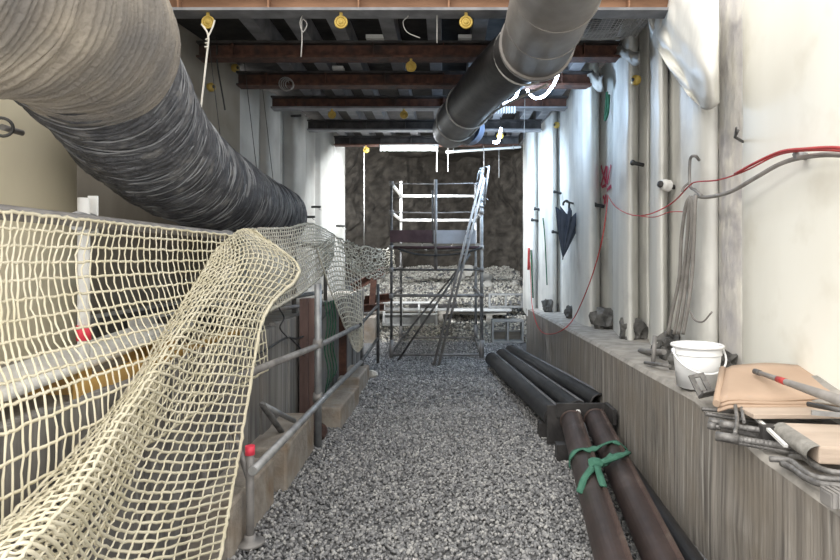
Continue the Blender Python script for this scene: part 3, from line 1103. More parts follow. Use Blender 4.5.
# tubes along the walkway edge
for (pts, r, m, lab) in [
    ([at(246, 304, 4.6), at(322, 292, 7.0)], .024, 'galv', 'pale scaffold tube lying along the walkway edge under the sagging net'),
    ([at(258, 312, 4.75), at(326, 306, 6.4)], .02, 'galv_dull', 'grey scaffold tube laid on the upright boards below the pale tube'),
]:
    z0 = 1.05 + r + .018
    q = [Vector((p.x, p.y, max(p.z, z0))) for p in pts]
    tag(MB().tube(q, r, 12).build('scaffold_tube', m), lab, 'tube')

# ------------------------------------------------------------------ lower handrail on the left
HX = -1.04
t = thing('handrail', (HX, 5, 0), 'low grey tube handrail along the left side of the gravel floor', 'railing')
for (px, y0, y1, m) in [(250, 448, 545, 'galv_dull'), (318, 284, 426, 'galv'), (362, 340, 392, 'tube_dark'), (378, 284, 372, 'tube_dark')]:
    Y = F * HX / (px - CX) if px < 370 else 8.7
    Y = min(Y, 8.7)
    X = (px - CX) * Y / F
    g0 = ground(X, Y)
    zt = EYE - (y0 - CY) * Y / F
    MB().tube([(X, Y, g0 - .02), (X, Y, zt)], .022 if px != 318 else .03, 14).build('post', m, t)
    if px == 250:
        MB().lathe([(.001, 0), (.075, 0), (.075, .014), (.03, .02), (.03, .05), (.001, .05)], (X, Y, g0 + .012), 20).build('foot_plate', 'galv_dull', t)
        MB().tube([(X, Y, zt - .035), (X, Y, zt + .012)], .026, 12).build('cap', 'red_tape', t)['label'] = 'red post cap'
    if px == 318:
        for zc in (.42, .86):
            MB().tube([(X - .035, Y, zc), (X + .035, Y, zc)], .042, 12).build('clamp', 'galv_dull', t)
MB().tube([Vector((HX + .03, 3.15, .44)), Vector((HX + .045, 5.2, .40)), at(361, 362, 7.2)], .024, 14).build('mid_rail', 'galv', t)
MB().tube([Vector((-1.22, 3.2, .88)), Vector((HX + .01, 5.0, .84)), at(358, 326, 7.1)], .024, 14).build('top_rail', 'galv_dull', t)
MB().tube([at(359, 326, 7.1), at(378, 305, 8.7)], .02, 12).build('top_rail', 'tube_dark', t)
MB().tube([at(361, 362, 7.2), at(378, 338, 8.7)], .02, 12).build('mid_rail', 'tube_dark', t)
MB().tube([Vector((HX, 3.2, .36)), (LX + .02, 3.55, .62)], .016, 10).build('brace', 'galv_dull', t)
p = at(263, 405, 3.55)
t = thing('prop', (p.x, p.y, .2), 'dark angled tube prop with a cross arm between handrail and boards', 'prop')
q0, q1 = atx(262, 404, -1.20), atx(283, 434, -1.17)
MB().tube([q0, q1, Vector((q1.x, q1.y + .2, .02))], .02, 12).build('strut', 'tube_dark', t)
MB().tube([q0, atx(294, 421, -1.12)], .018, 12).build('arm', 'galv', t)

# precast blocks along the foot of the boards
for (y0, y1, x1, h, wd, lab) in [(3.05, 3.78, -1.08, .30, .25, 'concrete block at the foot of the nearest handrail post'),
                                (3.95, 4.85, -1.05, .31, .28, 'brown-stained concrete block, second from the viewer along the boards'),
                                (5.45, 6.4, -.93, .22, .27, 'concrete block with gravelly top beside the light grey upright tube'),
                                (6.75, 7.6, -.96, .22, .25, 'far concrete block below the dark end of the handrail')]:
    t = MB()
    n = 7
    P = []
    R = Matrix.Rotation(random.uniform(-.05, .05), 3, 'Z')
    c = Vector((x1 - wd / 2, (y0 + y1) / 2, ground(x1, y0) - .02))
    mb = MB().box(c + Vector((0, 0, h / 2)), (wd, y1 - y0, h), R)
    tag(mb.build('concrete_block', 'block', bev=.018), lab, 'block', 'concrete blocks along the boards')

# rusty post, red stain and green rope on the boards
tag(MB().span((LX + .02, 5.28, .06), (LX + .09, 5.42, 1.2)).span((LX + .09, 5.34, .06), (LX + .14, 5.36, 1.2)).build('steel_soldier', 'stained'), 'rust-red steel upright standing against the grey boards', 'post')
mb = MB()
for k in range(4):
    x = LX + .10 + .012 * k
    yv = 6.0 + .085 * k
    mb.tube(cr([Vector((x, yv, 1.12)), Vector((x + .02, yv + .03, .9)), Vector((x, yv - .02, .65)), Vector((x + .03, yv + .02, .42)), Vector((x, yv, .2 + .04 * k))], 4), .006, 6)
tag(mb.build('rope_hank', 'green_rope'), 'hank of green rope hanging on the boards past the rusty upright', 'rope')
tag(MB().tube(cr([atx(238, 356, -1.25), atx(262, 352, -1.26), atx(286, 338, -1.26), atx(300, 338, -1.25), atx(316, 326, -1.25), atx(330, 310, -1.24)], 6), .009, 6)
    .tube(cr([atx(288, 338, -1.255), atx(280, 328, -1.25), atx(284, 318, -1.25), atx(279, 308, -1.25)], 5), .006, 6)
    .tube(cr([atx(290, 338, -1.25), atx(300, 348, -1.24), atx(304, 356, -1.24)], 5), .007, 6).build('cable', 'black_cable'), 'dark branching cable drooping across the grey boards', 'cable')
tag(MB().rockball((-1.12, 5.1, .06), (.11, .22, .08), 3.3).build('rusty_scrap', 'rust'), 'rusty scrap lump on the ground by the rust-red upright', 'scrap')
tag(MB().span((-1.22, 6.9, .03), (-1.14, 7.0, .92)).build('timber_stake', 'rust'), 'dark reddish stake standing behind the narrow net strip', 'stake')

# ------------------------------------------------------------------ scaffold tower
YF, YB = 9.18, 11.15
XA, XB = -.82, .56
t = thing('scaffold_tower', (-.13, 10.1, 0), 'aluminium scaffold tower with guard rails standing on the gravel', 'scaffold')
for (x, y, zt, m, r) in [(XA, YF, 2.72, 'tube_dark', .02), (XB, YF, 2.92, 'galv', .027), (XA, YB, 2.98, 'tube_dark', .022), (XB + .01, YB, 2.95, 'galv', .024)]:
    g0 = ground(x, y)
    if (x, y) == (XA, YB):
        MB().tube([(x, y, g0 + .02), (x, y, 1.9)], r, 14).build('post', 'tube_dark', t)
        MB().tube([(x, y, 1.9), (x, y, zt)], r + .003, 14).build('post', 'tube_white', t)
    else:
        MB().tube([(x, y, g0 + .02), (x, y, zt)], r, 14).build('post', m, t)
    MB().span((x - .06, y - .06, g0 + .012), (x + .06, y + .06, g0 + .028)).build('base_plate', 'galv_dull', t)
    MB().tube([(x, y, g0 + .03), (x, y, g0 + .30)], r + .011, 12).build('jack_sleeve', 'galv_dull', t)
for z in (2.71, 2.26):
    MB().tube([(XA, YB, z), (XB, YB, z)], .025, 12).build('guard_rail', 'tube_white', t)
    MB().tube([(XA, YF, z), (XA, YB, z)], .024, 12).build('guard_rail', 'tube_white', t)
    MB().tube([(XB, YF, z), (XB, YB, z)], .02, 12).build('guard_rail', 'galv', t)
for z in (2.69, 2.25):
    MB().tube(cr([(XA, YF, z + .01), (-.2, YF, z), (.3, YF, z + .01), (XB - .1, YF, z), (XB, YF, z - .10)], 5), .009, 8).build('guard_wire', 'galv_dull', t)
MB().span((XA - .02, YF - .02, 1.80), (-.19, YF + .0, 1.985)).build('toe_board', 'maroon', t)['label'] = 'dark maroon toe board'
MB().span((-.17, YF - .02, 1.78), (XB - .09, YF + .0, 1.985)).build('toe_board', 'toe_grey', t)['label'] = 'pale grey toe board'
for k in range(3):
    x0 = XA + .03 + k * .45
    MB().span((x0, YF, 1.735), (x0 + .43, YB, 1.785)).build('deck_board', 'wood', t, bev=.004)
MB().tube([(XA, YF, 1.72), (XB, YF, 1.72)], .022, 12).build('ledger', 'maroon', t)
MB().tube([(XA, YB, 1.71), (XB, YB, 1.71)], .022, 12).build('ledger', 'galv_dull', t)
for (y, z, r, m) in [(YF, 1.36, .016, 'tube_dark'), (YF, .965, .022, 'galv_dull'), (YF, .06, .018, 'galv_dull'), (YB, .06, .018, 'galv_dull'), (YB, .85, .018, 'tube_dark')]:
    MB().tube([(XA, y, z + .02), (XB, y, z + .02)], r, 12).build('ledger', m, t)
for x in (XA, XB):
    for z in (.08, .98, 1.38):
        MB().tube([(x, YF, z), (x, YB, z)], .017, 10).build('transom', 'galv_dull', t)
x = (434.5 - CX) * YF / F
MB().tube([(x - .03, YF, 1.78), (x - .03, YF, 2.60)], .014, 10).build('middle_post', 'tube_dark', t)
MB().tube([(x + .018, YF, 1.38), (x + .018, YF, 2.76)], .026, 12).build('middle_post', 'galv_dull', t)
MB().tube([(XA, YF + .03, .10), (XA + .12, YF + .55, .25), (.40, YB - .02, 1.55)], .017, 10).build('brace', 'tube_dark', t)
MB().tube(cr([(XA + .1, YF - .03, 1.70), (-.45, YF - .03, 1.62), (-.1, YF - .03, 1.60), (.3, YF - .03, 1.64), (XB, YF - .03, 1.72)], 6), .014, 8).build('hose', 'black_cable', t)
mb = MB()
for k in range(7):
    z = 2.35 + .1 * k + random.uniform(-.03, .03)
    an = random.uniform(0, 6.3)
    p = Vector((XB, YF, z))
    mb = MB().torus(p, .035, .007, (0, .2, 1), 12, 5)
    mb.tube(cr([p, p + Vector((.07 * math.cos(an), -.04, .03)), p + Vector((.12 * math.cos(an), -.05, -.05 + .1 * math.sin(an)))], 4), .006, 5)
    mb.build('tie_wire', 'galv', t)
for (x, y) in ((XA, YF), (XB, YF), (XA, YB), (XB, YB)):
    for z in (.98, 1.38, 1.72, 2.26, 2.70):
        MB().tube([(x, y, z - .035), (x, y, z + .035)], .036, 10).build('coupler', 'galv_dull', t)
# poles leaning against it
a, b = at(436, 374, 8.6), at(483, 178, 9.05)
a.z = ground(a.x, a.y) + .01
t = thing('leaning_ladder', a, 'thin grey ladder leaning steeply against the front of the scaffold tower', 'ladder')
for s in (-.035, .035):
    MB().tube([a + Vector((s, 0, 0)), b + Vector((s * .8, 0, 0))], .019, 10).build('stile', 'galv_dull', t)
for k in range(11):
    p = a.lerp(b, (k + .7) / 11.5)
    MB().tube([p - Vector((.035, 0, 0)), p + Vector((.035, 0, 0))], .011, 8).build('rung', 'galv_dull', t)
a, b = at(398, 352, 9.0), at(470, 254, 9.1)
a.z = ground(a.x, a.y) + .012
tag(MB().tube([a, b], .016, 10).build('iron_bar', 'tube_dark'), 'thin dark bar leaning diagonally across the front of the scaffold tower', 'bar')
tag(MB().tube([at(484, 205, 9.0), at(489, 166, 9.0)], .014, 8).tube([at(485, 205, 9.02), at(483, 175, 9.05)], .01, 8).build('tied_rod', 'galv'), 'short rod tied to the top of the right scaffold post', 'rod')

# ------------------------------------------------------------------ materials in front of the gravel mound
def crate(name, c, w, h, d, bays, m, label, rot=0.0, tilt=0.0, t_=.035, mid=True, panel=None):
    th = thing(name, c, label, 'frame')
    R = Matrix.Rotation(rot, 3, 'Z') @ Matrix.Rotation(tilt, 3, 'X')
    c = Vector(c)

    def piece(lo, hi, nm, mm):
        lo, hi = Vector(lo), Vector(hi)
        MB().box(c + R @ ((lo + hi) / 2), hi - lo, R).build(nm, mm, th, bev=.003)
    for z in (0, h - t_):
        piece((-w / 2, 0, z), (w / 2, d, z + t_), 'rail', m)
    for k in range(bays + 1):
        x = -w / 2 + (w - t_) * k / bays
        piece((x, 0.002, t_), (x + t_, d - .002, h - t_), 'stile', m)
    if mid:
        piece((-w / 2 + t_, d * .5, h * .45), (w / 2 - t_, d * .5 + .02, h * .52), 'mid_rail', m)
    if panel:
        piece((-w / 2 + t_, d - .02, t_), (w / 2 - t_, d - .004, h * .45), 'panel', panel)
    return th


c = at(410, 322, 12.0)
c.z = ground(c.x, 12.0) + .02
crate('shutter_crate', c, 1.10, .49, .14, 3, 'frame_white', 'pale three-bay formwork frame leaning behind the scaffold tower', .0, -.12, .04, True, 'frame_grey')
c = at(508, 334, 10.9)
c.z = ground(c.x, 10.9) + .01
crate('shutter_crate', c, .58, .42, .3, 2, 'frame_grey', 'low grey open frame on the gravel by the end of the concrete wall', 0, 0, .035, True, 'wood')
c2 = at(505, 303, 12.7)
c2.z = .52
crate('shutter_crate', (c2.x, 12.5, .52), .72, .30, .12, 2, 'frame_grey', 'upper grey frame with two openings lying above the plank pile', 0, 0, .04, False)
for (x0, x1, Y, z, hh, m, lab) in [
    (-1.5, 1.2, 12.45, .43, .055, 'wood', 'long weathered plank lying lowest across the foot of the gravel mound'),
    (-1.35, .9, 12.55, .49, .05, 'frame_grey', 'long grey plank on top of the weathered plank by the mound'),
    (.15, 1.35, 12.25, .50, .045, 'frame_white', 'short pale plank lying askew beside the right scaffold posts'),
    (.35, 1.25, 12.30, .43, .05, 'wood', 'short brown plank under the pale askew plank'),
    (-.75, .25, 12.60, .56, .05, 'dark_steel', 'dark flat bar resting on the planks behind the scaffold ladder')]:
    mb = MB().box(((x0 + x1) / 2, Y, z), (x1 - x0, .2, hh), Matrix.Rotation(random.uniform(-.03, .03), 3, 'Z'))
    tag(mb.build('plank', m, bev=.004), lab, 'plank', 'planks at the foot of the mound')
for (x, lab) in [(-1.2, 'timber bearer under the planks at the netting side'), (-.1, 'timber bearer under the middle of the planks'), (.9, 'timber bearer under the planks at the concrete wall side')]:
    tag(MB().span((x - .06, 12.2, .15), (x + .06, 12.65, .4)).build('bearer', 'wood'), lab, 'timber')
# rusty steel waling pieces, left of the tower
for (a, b, w_, m, lab) in [
    (at(352, 302, 11.2), at(392, 297, 11.6), .14, 'rust', 'rust-red steel section lying level left of the pale formwork frame'),
    (at(350, 309, 11.0), at(384, 307, 11.4), .12, 'rust', 'lower rust-red steel section beneath the level one'),
    (at(352, 288, 11.0), at(386, 270, 11.2), .13, 'rust', 'dark red steel section tilted up under the crumpled net'),
    (at(372, 305, 10.9), at(374, 276, 10.9), .10, 'rust', 'upright rusty steel stub under the crumpled net')]:
    mb = MB()
    d_ = (b - a).normalized()
    up = Vector((0, -1, 0)) if abs(d_.z) > .8 else Vector((0, 0, 1))
    s = d_.cross(up).normalized()
    n_ = s.cross(d_)
    mb.bar(a, b, .012, w_ - .02, up)
    mb.bar(a + n_ * w_ / 2, b + n_ * w_ / 2, w_, .012, up).bar(a - n_ * w_ / 2, b - n_ * w_ / 2, w_, .012, up)
    tag(mb.build('steel_section', m), lab, 'steel', 'rusty steel sections by the netting')
tag(MB().span((-1.85, 10.75, -.02), (-1.25, 11.5, .50)).build('concrete_plinth', 'block', bev=.02), 'rough concrete plinth carrying the rust-red steel sections', 'block')
for k, (px, py, Y, s, lab) in enumerate([(458, 271, 14.4, .16, 'pale boulder on the mound crest left of the ladder'), (470, 268, 14.6, .20, 'largest pale boulder on the mound crest behind the ladder'),
                                         (487, 273, 14.2, .15, 'pale boulder on the crest just right of the scaffold post'), (488, 279, 13.9, .12, 'smaller pale boulder below the crest right of the scaffold post'),
                                         (516, 276, 13.9, .10, 'single pale boulder on the slope near the white wall end'), (421, 339, 11.3, .07, 'small white stone lying between the rear scaffold posts'),
                                         (372, 376, 7.8, .07, 'pale stone at the foot of the far handrail')]):
    p = at(px, py, Y)
    p.z = ground(p.x, Y) + s * .45
    tag(MB().rockball(p, (s * 1.2, s, s * .85), k * 1.7 + .4, .5, k).build('boulder', 'pale_rock'), lab, 'rock')

# ------------------------------------------------------------------ pipes on the floor, right
def floor_pipe(a, b, r, m, label, seam=True):
    t = thing('steel_pipe', (a + b) / 2, label, 'pipe', 'steel pipes along the concrete wall')
    MB().pipe([a, b], r, .012, 28).build('tube', m, t)
    d = (b - a).normalized()
    s = d.cross(Vector((0, 0, 1))).normalized()
    u = s.cross(d)
    o = (u * math.cos(.55) + s * math.sin(.55) * (1 if s.x > 0 else -1)) * (r + .006)
    MB().bar(a + o, b + o, .022, .018, o).build('weld_bar', 'pipe_brown' if m == 'pipe_brown' else 'joist', t)
    for e, q in ((a, -d), (b, d)):
        MB().torus(e, r - .004, .012, d, 24, 6).build('end_ring', m, t)
    return t


rp = .088
PB = Vector((1.235, 4.92, .235)); PA = Vector((.905, 1.75, .10))
floor_pipe(PA, PB, rp, 'pipe_brown', 'brown steel pipe next to the concrete wall, bound with the green strap')
PB2 = Vector((1.035, 4.90, .225)); PA2 = Vector((.665, 1.75, .10))
floor_pipe(PA2, PB2, rp, 'pipe_brown', 'brown steel pipe on the gravel side of the pair bound with the green strap')
dk = [(at(555, 418, 5.12), at(492, 359, 8.6), 'black steel pipe lying nearest the scaffold tower of the far three'), (at(577, 411, 5.2), at(502, 355, 8.9), 'black steel pipe in the middle of the far three'),
      (at(600, 404, 5.25), at(511, 351, 9.2), 'black steel pipe closest to the concrete wall of the far three')]
for a, b, lab in dk:
    floor_pipe(a, b, .088, 'pipe_black', lab)
t3 = thing('steel_pipe', Vector((1.2, 3.2, .09)), 'added thin black pipe that darkens the shaded gap between the brown pipes and the concrete wall', 'pipe')
MB().pipe([Vector((1.13, 1.75, .075)), Vector((1.30, 4.55, .085))], .058, .008, 24).build('tube', 'pipe_black', t3)  # added black tube, stands in for the dark shade beside the wall
# bearers so that the ends rest on something
tag(MB().span((.82, 5.2, -.02), (1.34, 5.32, .125)).build('timber_bearer', 'dark_steel'), 'dark bearer under the near ends of the three black pipes', 'timber')
tag(MB().span((.86, 4.6, -.02), (1.34, 4.7, .125)).build('timber_bearer', 'dark_steel'), 'dark bearer under the far ends of the two brown pipes', 'timber')
# end plates at the joint
t = thing('joint_plate', (1.1, 5.0, .1), 'dark steel joint plate standing across the pipe ends against the concrete wall', 'plate')
a, b = at(547, 430, 4.98), at(562, 405, 4.98)
MB().span((a.x, 4.97, .02), (b.x + .02, 5.0, b.z)).build('plate', 'dark_steel', t, bev=.003)
c, d_ = at(556, 417, 4.97), at(612, 403, 4.97)
MB().span((c.x, 4.955, c.z + .0), (min(d_.x, 1.355), 4.985, d_.z)).build('cross_plate', 'dark_steel', t, bev=.003)
MB().span((1.315, 4.7, .25), (1.345, 4.955, .37)).build('side_plate', 'dark_steel', t, bev=.003)
p = at(578, 412, 4.95)
MB().lathe([(.001, .018), (.022, .018), (.024, 0)], p, 6, (0, -1, 0)).build('bolt', 'tube_white', t)
MB().tube([at(583, 424, 4.8), at(587, 438, 4.6)], .018, 10).build('pin', 'galv', t)
# green strap round both pipes
s0 = .62
def strap_pt(pipe, s, ang, rr=.0):
    A_, B_ = pipe
    d = (B_ - A_).normalized()
    sd = d.cross(Vector((0, 0, 1))).normalized()
    u = sd.cross(d)
    return A_.lerp(B_, s) + (sd * math.sin(ang) + u * math.cos(ang)) * (rp + .012 + rr)


P1, P2 = (PA, PB), (PA2, PB2)
t = thing('green_strap', PA.lerp(PB, .7), 'green lifting strap wrapped and knotted round the two brown pipes', 'strap')


def ribbon(pts, nrm, w_, th_=.006):
    mb = MB()
    vs, fs = [], []
    m = len(pts)
    for i in range(m):
        T = (pts[min(i + 1, m - 1)] - pts[max(i - 1, 0)]).normalized()
        N = nrm[i]
        S = T.cross(N).normalized()
        tw = .25 * math.sin(i * .7)
        S = (S + N * tw).normalized()
        vs += [pts[i] + S * w_ + N * th_, pts[i] - S * w_ + N * th_, pts[i] - S * w_ - N * th_, pts[i] + S * w_ - N * th_]
    for i in range(m - 1):
        for k in range(4):
            fs.append((i * 4 + k, i * 4 + (k + 1) % 4, i * 4 + 4 + (k + 1) % 4, i * 4 + 4 + k))
    fs += [(3, 2, 1, 0), tuple((m - 1) * 4 + k for k in range(4))]
    return mb.add(vs, fs, True)


def wrap(s_a, s_b, w_, nm):
    pts = []
    for a in (-1.9, -1.3, -.7, -.1, .4):
        pts.append(strap_pt(P2, s_a, a))
    for a in (-.3, .2, .8, 1.4, 1.9):
        pts.append(strap_pt(P1, s_b, a))
    pts = cr(pts, 4)
    nrm = [Vector((0, -.25, 1)).normalized()] * len(pts)
    cen1 = P2[0].lerp(P2[1], s_a)
    cen2 = P1[0].lerp(P1[1], s_b)
    nrm = []
    for p in pts:
        c_ = cen1 if (p - cen1).length < (p - cen2).length else cen2
        n_ = (p - c_)
        n_.y = 0
        n_ = n_.normalized()
        nrm.append((n_ + Vector((0, 0, .7))).normalized())
    ribbon(pts, nrm, w_).build(nm, 'green_strap', t)


wrap(.715, .745, .021, 'band')
pts = cr([strap_pt(P1, .745, 1.2, .006), strap_pt(P1, .69, .6, .012), strap_pt(P1, .65, -.1, .02), strap_pt(P2, .63, .5, .02), strap_pt(P2, .60, .1, .014), strap_pt(P2, .565, -.5, .008), strap_pt(P2, .535, -1.1, .002)], 5)
ribbon(pts, [Vector((0, -.4, 1)).normalized()] * len(pts), .020).build('cross_band', 'green_strap', t)
pts = cr([strap_pt(P1, .66, -.4, .02), strap_pt(P2, .64, .8, .03), strap_pt(P2, .60, .3, .03), strap_pt(P2, .56, .35, .01), strap_pt(P2, .53, .4, .004)], 5)
ribbon(pts, [Vector((0, -.4, 1)).normalized()] * len(pts), .020).build('tail', 'green_strap', t)
kp = strap_pt(P2, .615, .25, .03)
MB().rockball(kp, (.05, .055, .035), 2.2, .4).build('knot', 'green_strap', t)

# ------------------------------------------------------------------ right ledge: bucket
bx, by = 1.47, 3.50
bz = ledge(by) + .011
t = thing('bucket', (bx, by, bz), 'white plastic bucket with a bail handle on the concrete ledge', 'bucket')
MB().lathe([(.001, .006), (.112, .006), (.135, .24), (.131, .24), (.108, .012), (.001, .012)], (bx, by, bz), 48).lathe([(.001, 0), (.108, 0), (.114, .012)], (bx, by, bz), 48).build('body', 'bucket', t)
MB().torus((bx, by, bz + .241), .139, .009, (0, 0, 1), 48, 10).build('rim', 'bucket', t)
MB().torus((bx, by, bz + .195), .131, .005, (0, 0, 1), 48, 8).build('rib', 'bucket', t)
hp = []
for k in range(17):
    a = math.pi * k / 16
    hp.append(Vector((bx - .148 * math.cos(a), by - .02 - .135 * math.sin(a), bz + .21 - .11 * math.sin(a))))
MB().tube(hp, .006, 8).build('handle', 'bucket', t)
for s in (-1, 1):
    MB().lathe([(.001, .012), (.016, .012), (.018, 0)], (bx + s * .138, by - .01, bz + .21), 12, (s, 0, 0)).build('ear', 'bucket', t)

# cardboard and timber
t = thing('flat_carton', (1.6, 3.0, .9), 'flattened brown cardboard carton lying beside the bucket', 'carton')
for k in range(3):
    P = []
    for j in range(9):
        y = lerp(2.83 + .01 * k, 3.22, j / 8)
        z = .868 + .013 * k + .24 * (y - 2.83) - (.014 if j == 0 else 0)
        xl_ = lerp(1.285, 1.49, j / 8) + .006 * k
        P.append([Vector((lerp(xl_, 2.0, i / 14), y, z + .006 * math.sin(i * .55 + j * .3 + k) * k / 2 - (.02 if i == 0 else .004 if i == 1 else 0))) for i in range(15)])
    MB().grid(P).build('layer', 'card', t, solid=.010)
MB().tube([(1.282, 2.835, .872), (1.49, 3.22, .965)], .017, 10).build('rolled_edge', 'card', t)
tag(MB().span((1.39, 2.70, .835), (2.0, 2.95, .856)).build('plywood_sheet', 'ply', bev=.003), 'pale plywood sheet under the flattened carton', 'plywood')
t = thing('timber_slab', (1.7, 2.45, .80), 'thick sawn timber slab with a grey waney end on the rebar pile', 'timber')
P = []
sec = [(0, -.03), (.0, .03), (.02, .05)]
mb = MB()
c = Vector((1.72, 2.44, .80))
R = Matrix.Rotation(math.radians(-8), 3, 'Z')
mb.box(c + Vector((.02, 0, 0)), (.56, .34, .07), R)
mb.build('sawn_board', 'ply', t, bev=.008)
P = []
for j in range(9):
    y = -.17 + .34 * j / 8
    P.append([c + R @ Vector((-.255 - .05 * math.sin(math.pi * i / 8) - .01 * fbm(j, i, 2), y, .037 * math.cos(math.pi * i / 8))) for i in range(9)])
MB().grid(P).build('waney_edge', 'bark', t)
tag(MB().bar((1.40, 2.66, .79), (1.98, 2.60, .79), .05, .06).build('batten', 'dark_steel'), 'dark square batten in the gap between plywood and timber slab', 'batten')
tag(MB().bar(at(752, 414, 2.80), at(786, 446, 2.47), .016, .012).build('white_strip', 'tube_white'), 'thin white strip lying across the rebars in front of the slab', 'strip')
tag(MB().bar((1.60, 2.62, .885), (2.0, 2.52, .875), .012, .02).build('steel_strip', 'galv'), 'bright steel strip along the front of the plywood sheet', 'strip')
a, b = at(757, 372, 3.05), at(850, 404, 2.35)
t = thing('long_tool', a, 'grey tool handle with red band lying on the carton', 'tool')
MB().tube([a, a.lerp(b, .3), a.lerp(b, .65), b], [.011, .014, .020, .024], 14).build('shaft', 'grey_cable', t)
q0, q1 = a.lerp(b, .27), a.lerp(b, .37)
MB().tube([q0, q1], [.0150, .0166], 14).build('band', 'red_cable', t)
MB().tube([a - (b - a).normalized() * .02, a + (b - a).normalized() * .03], .015, 12).build('tip', 'tube_dark', t)
P = [[at(792, 378, 3.12), at(820, 376, 3.05), at(850, 376, 2.98)], [at(800, 390, 2.95), at(825, 392, 2.9), at(850, 394, 2.85)], [at(812, 402, 2.85), at(832, 404, 2.8), at(850, 408, 2.75)]]
tag(MB().grid(P).build('grey_sheet', 'ledge', solid=.01), 'grey folded sheet lying behind the tool handle', 'sheet')
tag(MB().tube([at(808, 404, 2.78), at(850, 412, 2.6)], .012, 10).build('iron_rod', 'tube_dark'), 'short dark rod on the carton below the tool handle', 'rod')


def rebar(pts, r, label, nub=True, coupler=None):
    t = thing('rebar', pts[0], label, 'rebar', 'steel bars on the concrete ledge')
    q = cr(pts, 8)
    L = sum((b - a).length for a, b in zip(q, q[1:]))
    MB().tube(q, r, 10).build('bar', 'rebar', t)
    if nub:
        mb = MB()
        n = int(L / .016)
        acc = 0
        k = 0
        for a, b in zip(q, q[1:]):
            l = (b - a).length
            while k * .016 < acc + l and k < n:
                p = a.lerp(b, (k * .016 - acc) / l)
                mb.torus(p, r + .0005, .0018, (b - a), 8, 4)
                k += 1
            acc += l
        mb.build('rib', 'rebar', t)
    if coupler:
        a, b = coupler
        MB().tube([q[0].lerp(q[-1], a), q[0].lerp(q[-1], b)], r + .006, 12).build('coupler', 'rebar', t)
    return t


bars = [
    ((706, 414, 2.93), (770, 424, 2.80), .010, 'thin rebar sticking out furthest below the carton corner', None),
    ((702, 409, 3.0), (775, 416, 2.90), .009, 'uppermost thin rebar under the carton edge', None),
    ((709, 421, 2.88), (768, 431, 2.74), .011, 'rebar with a stubby end below the uppermost pair', (.0, .14)),
    ((708, 427, 2.84), (760, 436, 2.72), .012, 'dark rebar end poking out mid height of the pile', (.0, .10)),
    ((720, 424, 2.76), (783, 434, 2.64), .0145, 'thick threaded bar with coupler passing under the slab end', (.0, .18)),
    ((716, 436, 2.70), (784, 446, 2.56), .0155, 'thickest grey bar lying at the front of the pile', (.0, .22)),
    ((716, 444, 2.70), (775, 452, 2.58), .012, 'lowest rebar of the pile resting on the ledge edge', None),
    ((722, 431, 2.80), (776, 440, 2.68), .010, 'thin rebar wedged between the two thick bars', None),
]
for (a, b, r, lab, cp) in bars:
    p, q = at(*a), at(*b)
    for v in (p, q):
        v.z = max(v.z, ledge(v.y) + r + .012)
    rebar([p, p.lerp(q, .5), q, q + (q - p) * .6], r, lab, True, cp)
for (pts, r, lab) in [([at(735, 404, 2.86), at(737, 420, 2.70), at(735, 434, 2.60)], .009, 'short bar lying crosswise over the rebar ends'), ([at(741, 405, 2.86), at(744, 422, 2.70)], .008, 'second short bar beside the crosswise one')]:
    rebar(pts, r, lab, False)
for (pts, r, lab) in [
    ([at(770, 459, 2.46), at(790, 461, 2.4), at(800, 468, 2.32), at(815, 477, 2.22), at(850, 481, 2.15)], .012, 'bent steel bar curving out under the timber slab, upper one'),
    ([at(782, 465, 2.42), at(795, 470, 2.34), at(806, 478, 2.25), at(825, 485, 2.16), at(860, 487, 2.1)], .013, 'bent steel bar curving over the ledge edge, lower one'),
    ([at(790, 456, 2.50), at(805, 458, 2.42), at(815, 466, 2.32), at(832, 472, 2.25), at(860, 474, 2.2)], .012, 'bent steel bar tucked deepest under the timber slab')]:
    for v in pts:
        v.z = max(v.z, ledge(v.y) + r + .012)
    rebar(pts, r, lab, False)
p = at(829, 494, 2.10)
t = thing('pipe_clamp', p, 'grey ridged clamp sitting on the ledge below the bent bars', 'clamp')
zc = ledge(2.1) + .012
MB().span((p.x - .03, 2.04, zc), (p.x + .05, 2.10, zc + .05)).build('body', 'galv_dull', t, bev=.004)
mb = MB()
for k in range(4):
    mb.span((p.x - .028 + k * .02, 2.034, zc + .004), (p.x - .018 + k * .02, 2.106, zc + .056))
mb.build('ridge', 'galv_dull', t)
# grey bracket leaning on the bucket
p = at(700, 383, 3.2)
t = thing('steel_bracket', p, 'grey slotted steel bracket leaning in front of the white bucket', 'bracket')
R = Matrix.Rotation(math.radians(-35), 3, 'X') @ Matrix.Rotation(math.radians(-12), 3, 'Y')
c = Vector((p.x, 3.19, ledge(3.2) + .10))
MB().box(c + R @ Vector((-.03, 0, 0)), (.028, .012, .12), R).box(c + R @ Vector((.03, 0, 0)), (.028, .012, .12), R).box(c + R @ Vector((0, 0, .05)), (.05, .012, .02), R).box(c + R @ Vector((0, 0, -.05)), (.05, .012, .02), R).build('slotted_plate', 'rebar', t, bev=.002)
MB().box(c + R @ Vector((0, -.035, -.066)), (.09, .08, .012), R).build('foot', 'rebar', t, bev=.002)

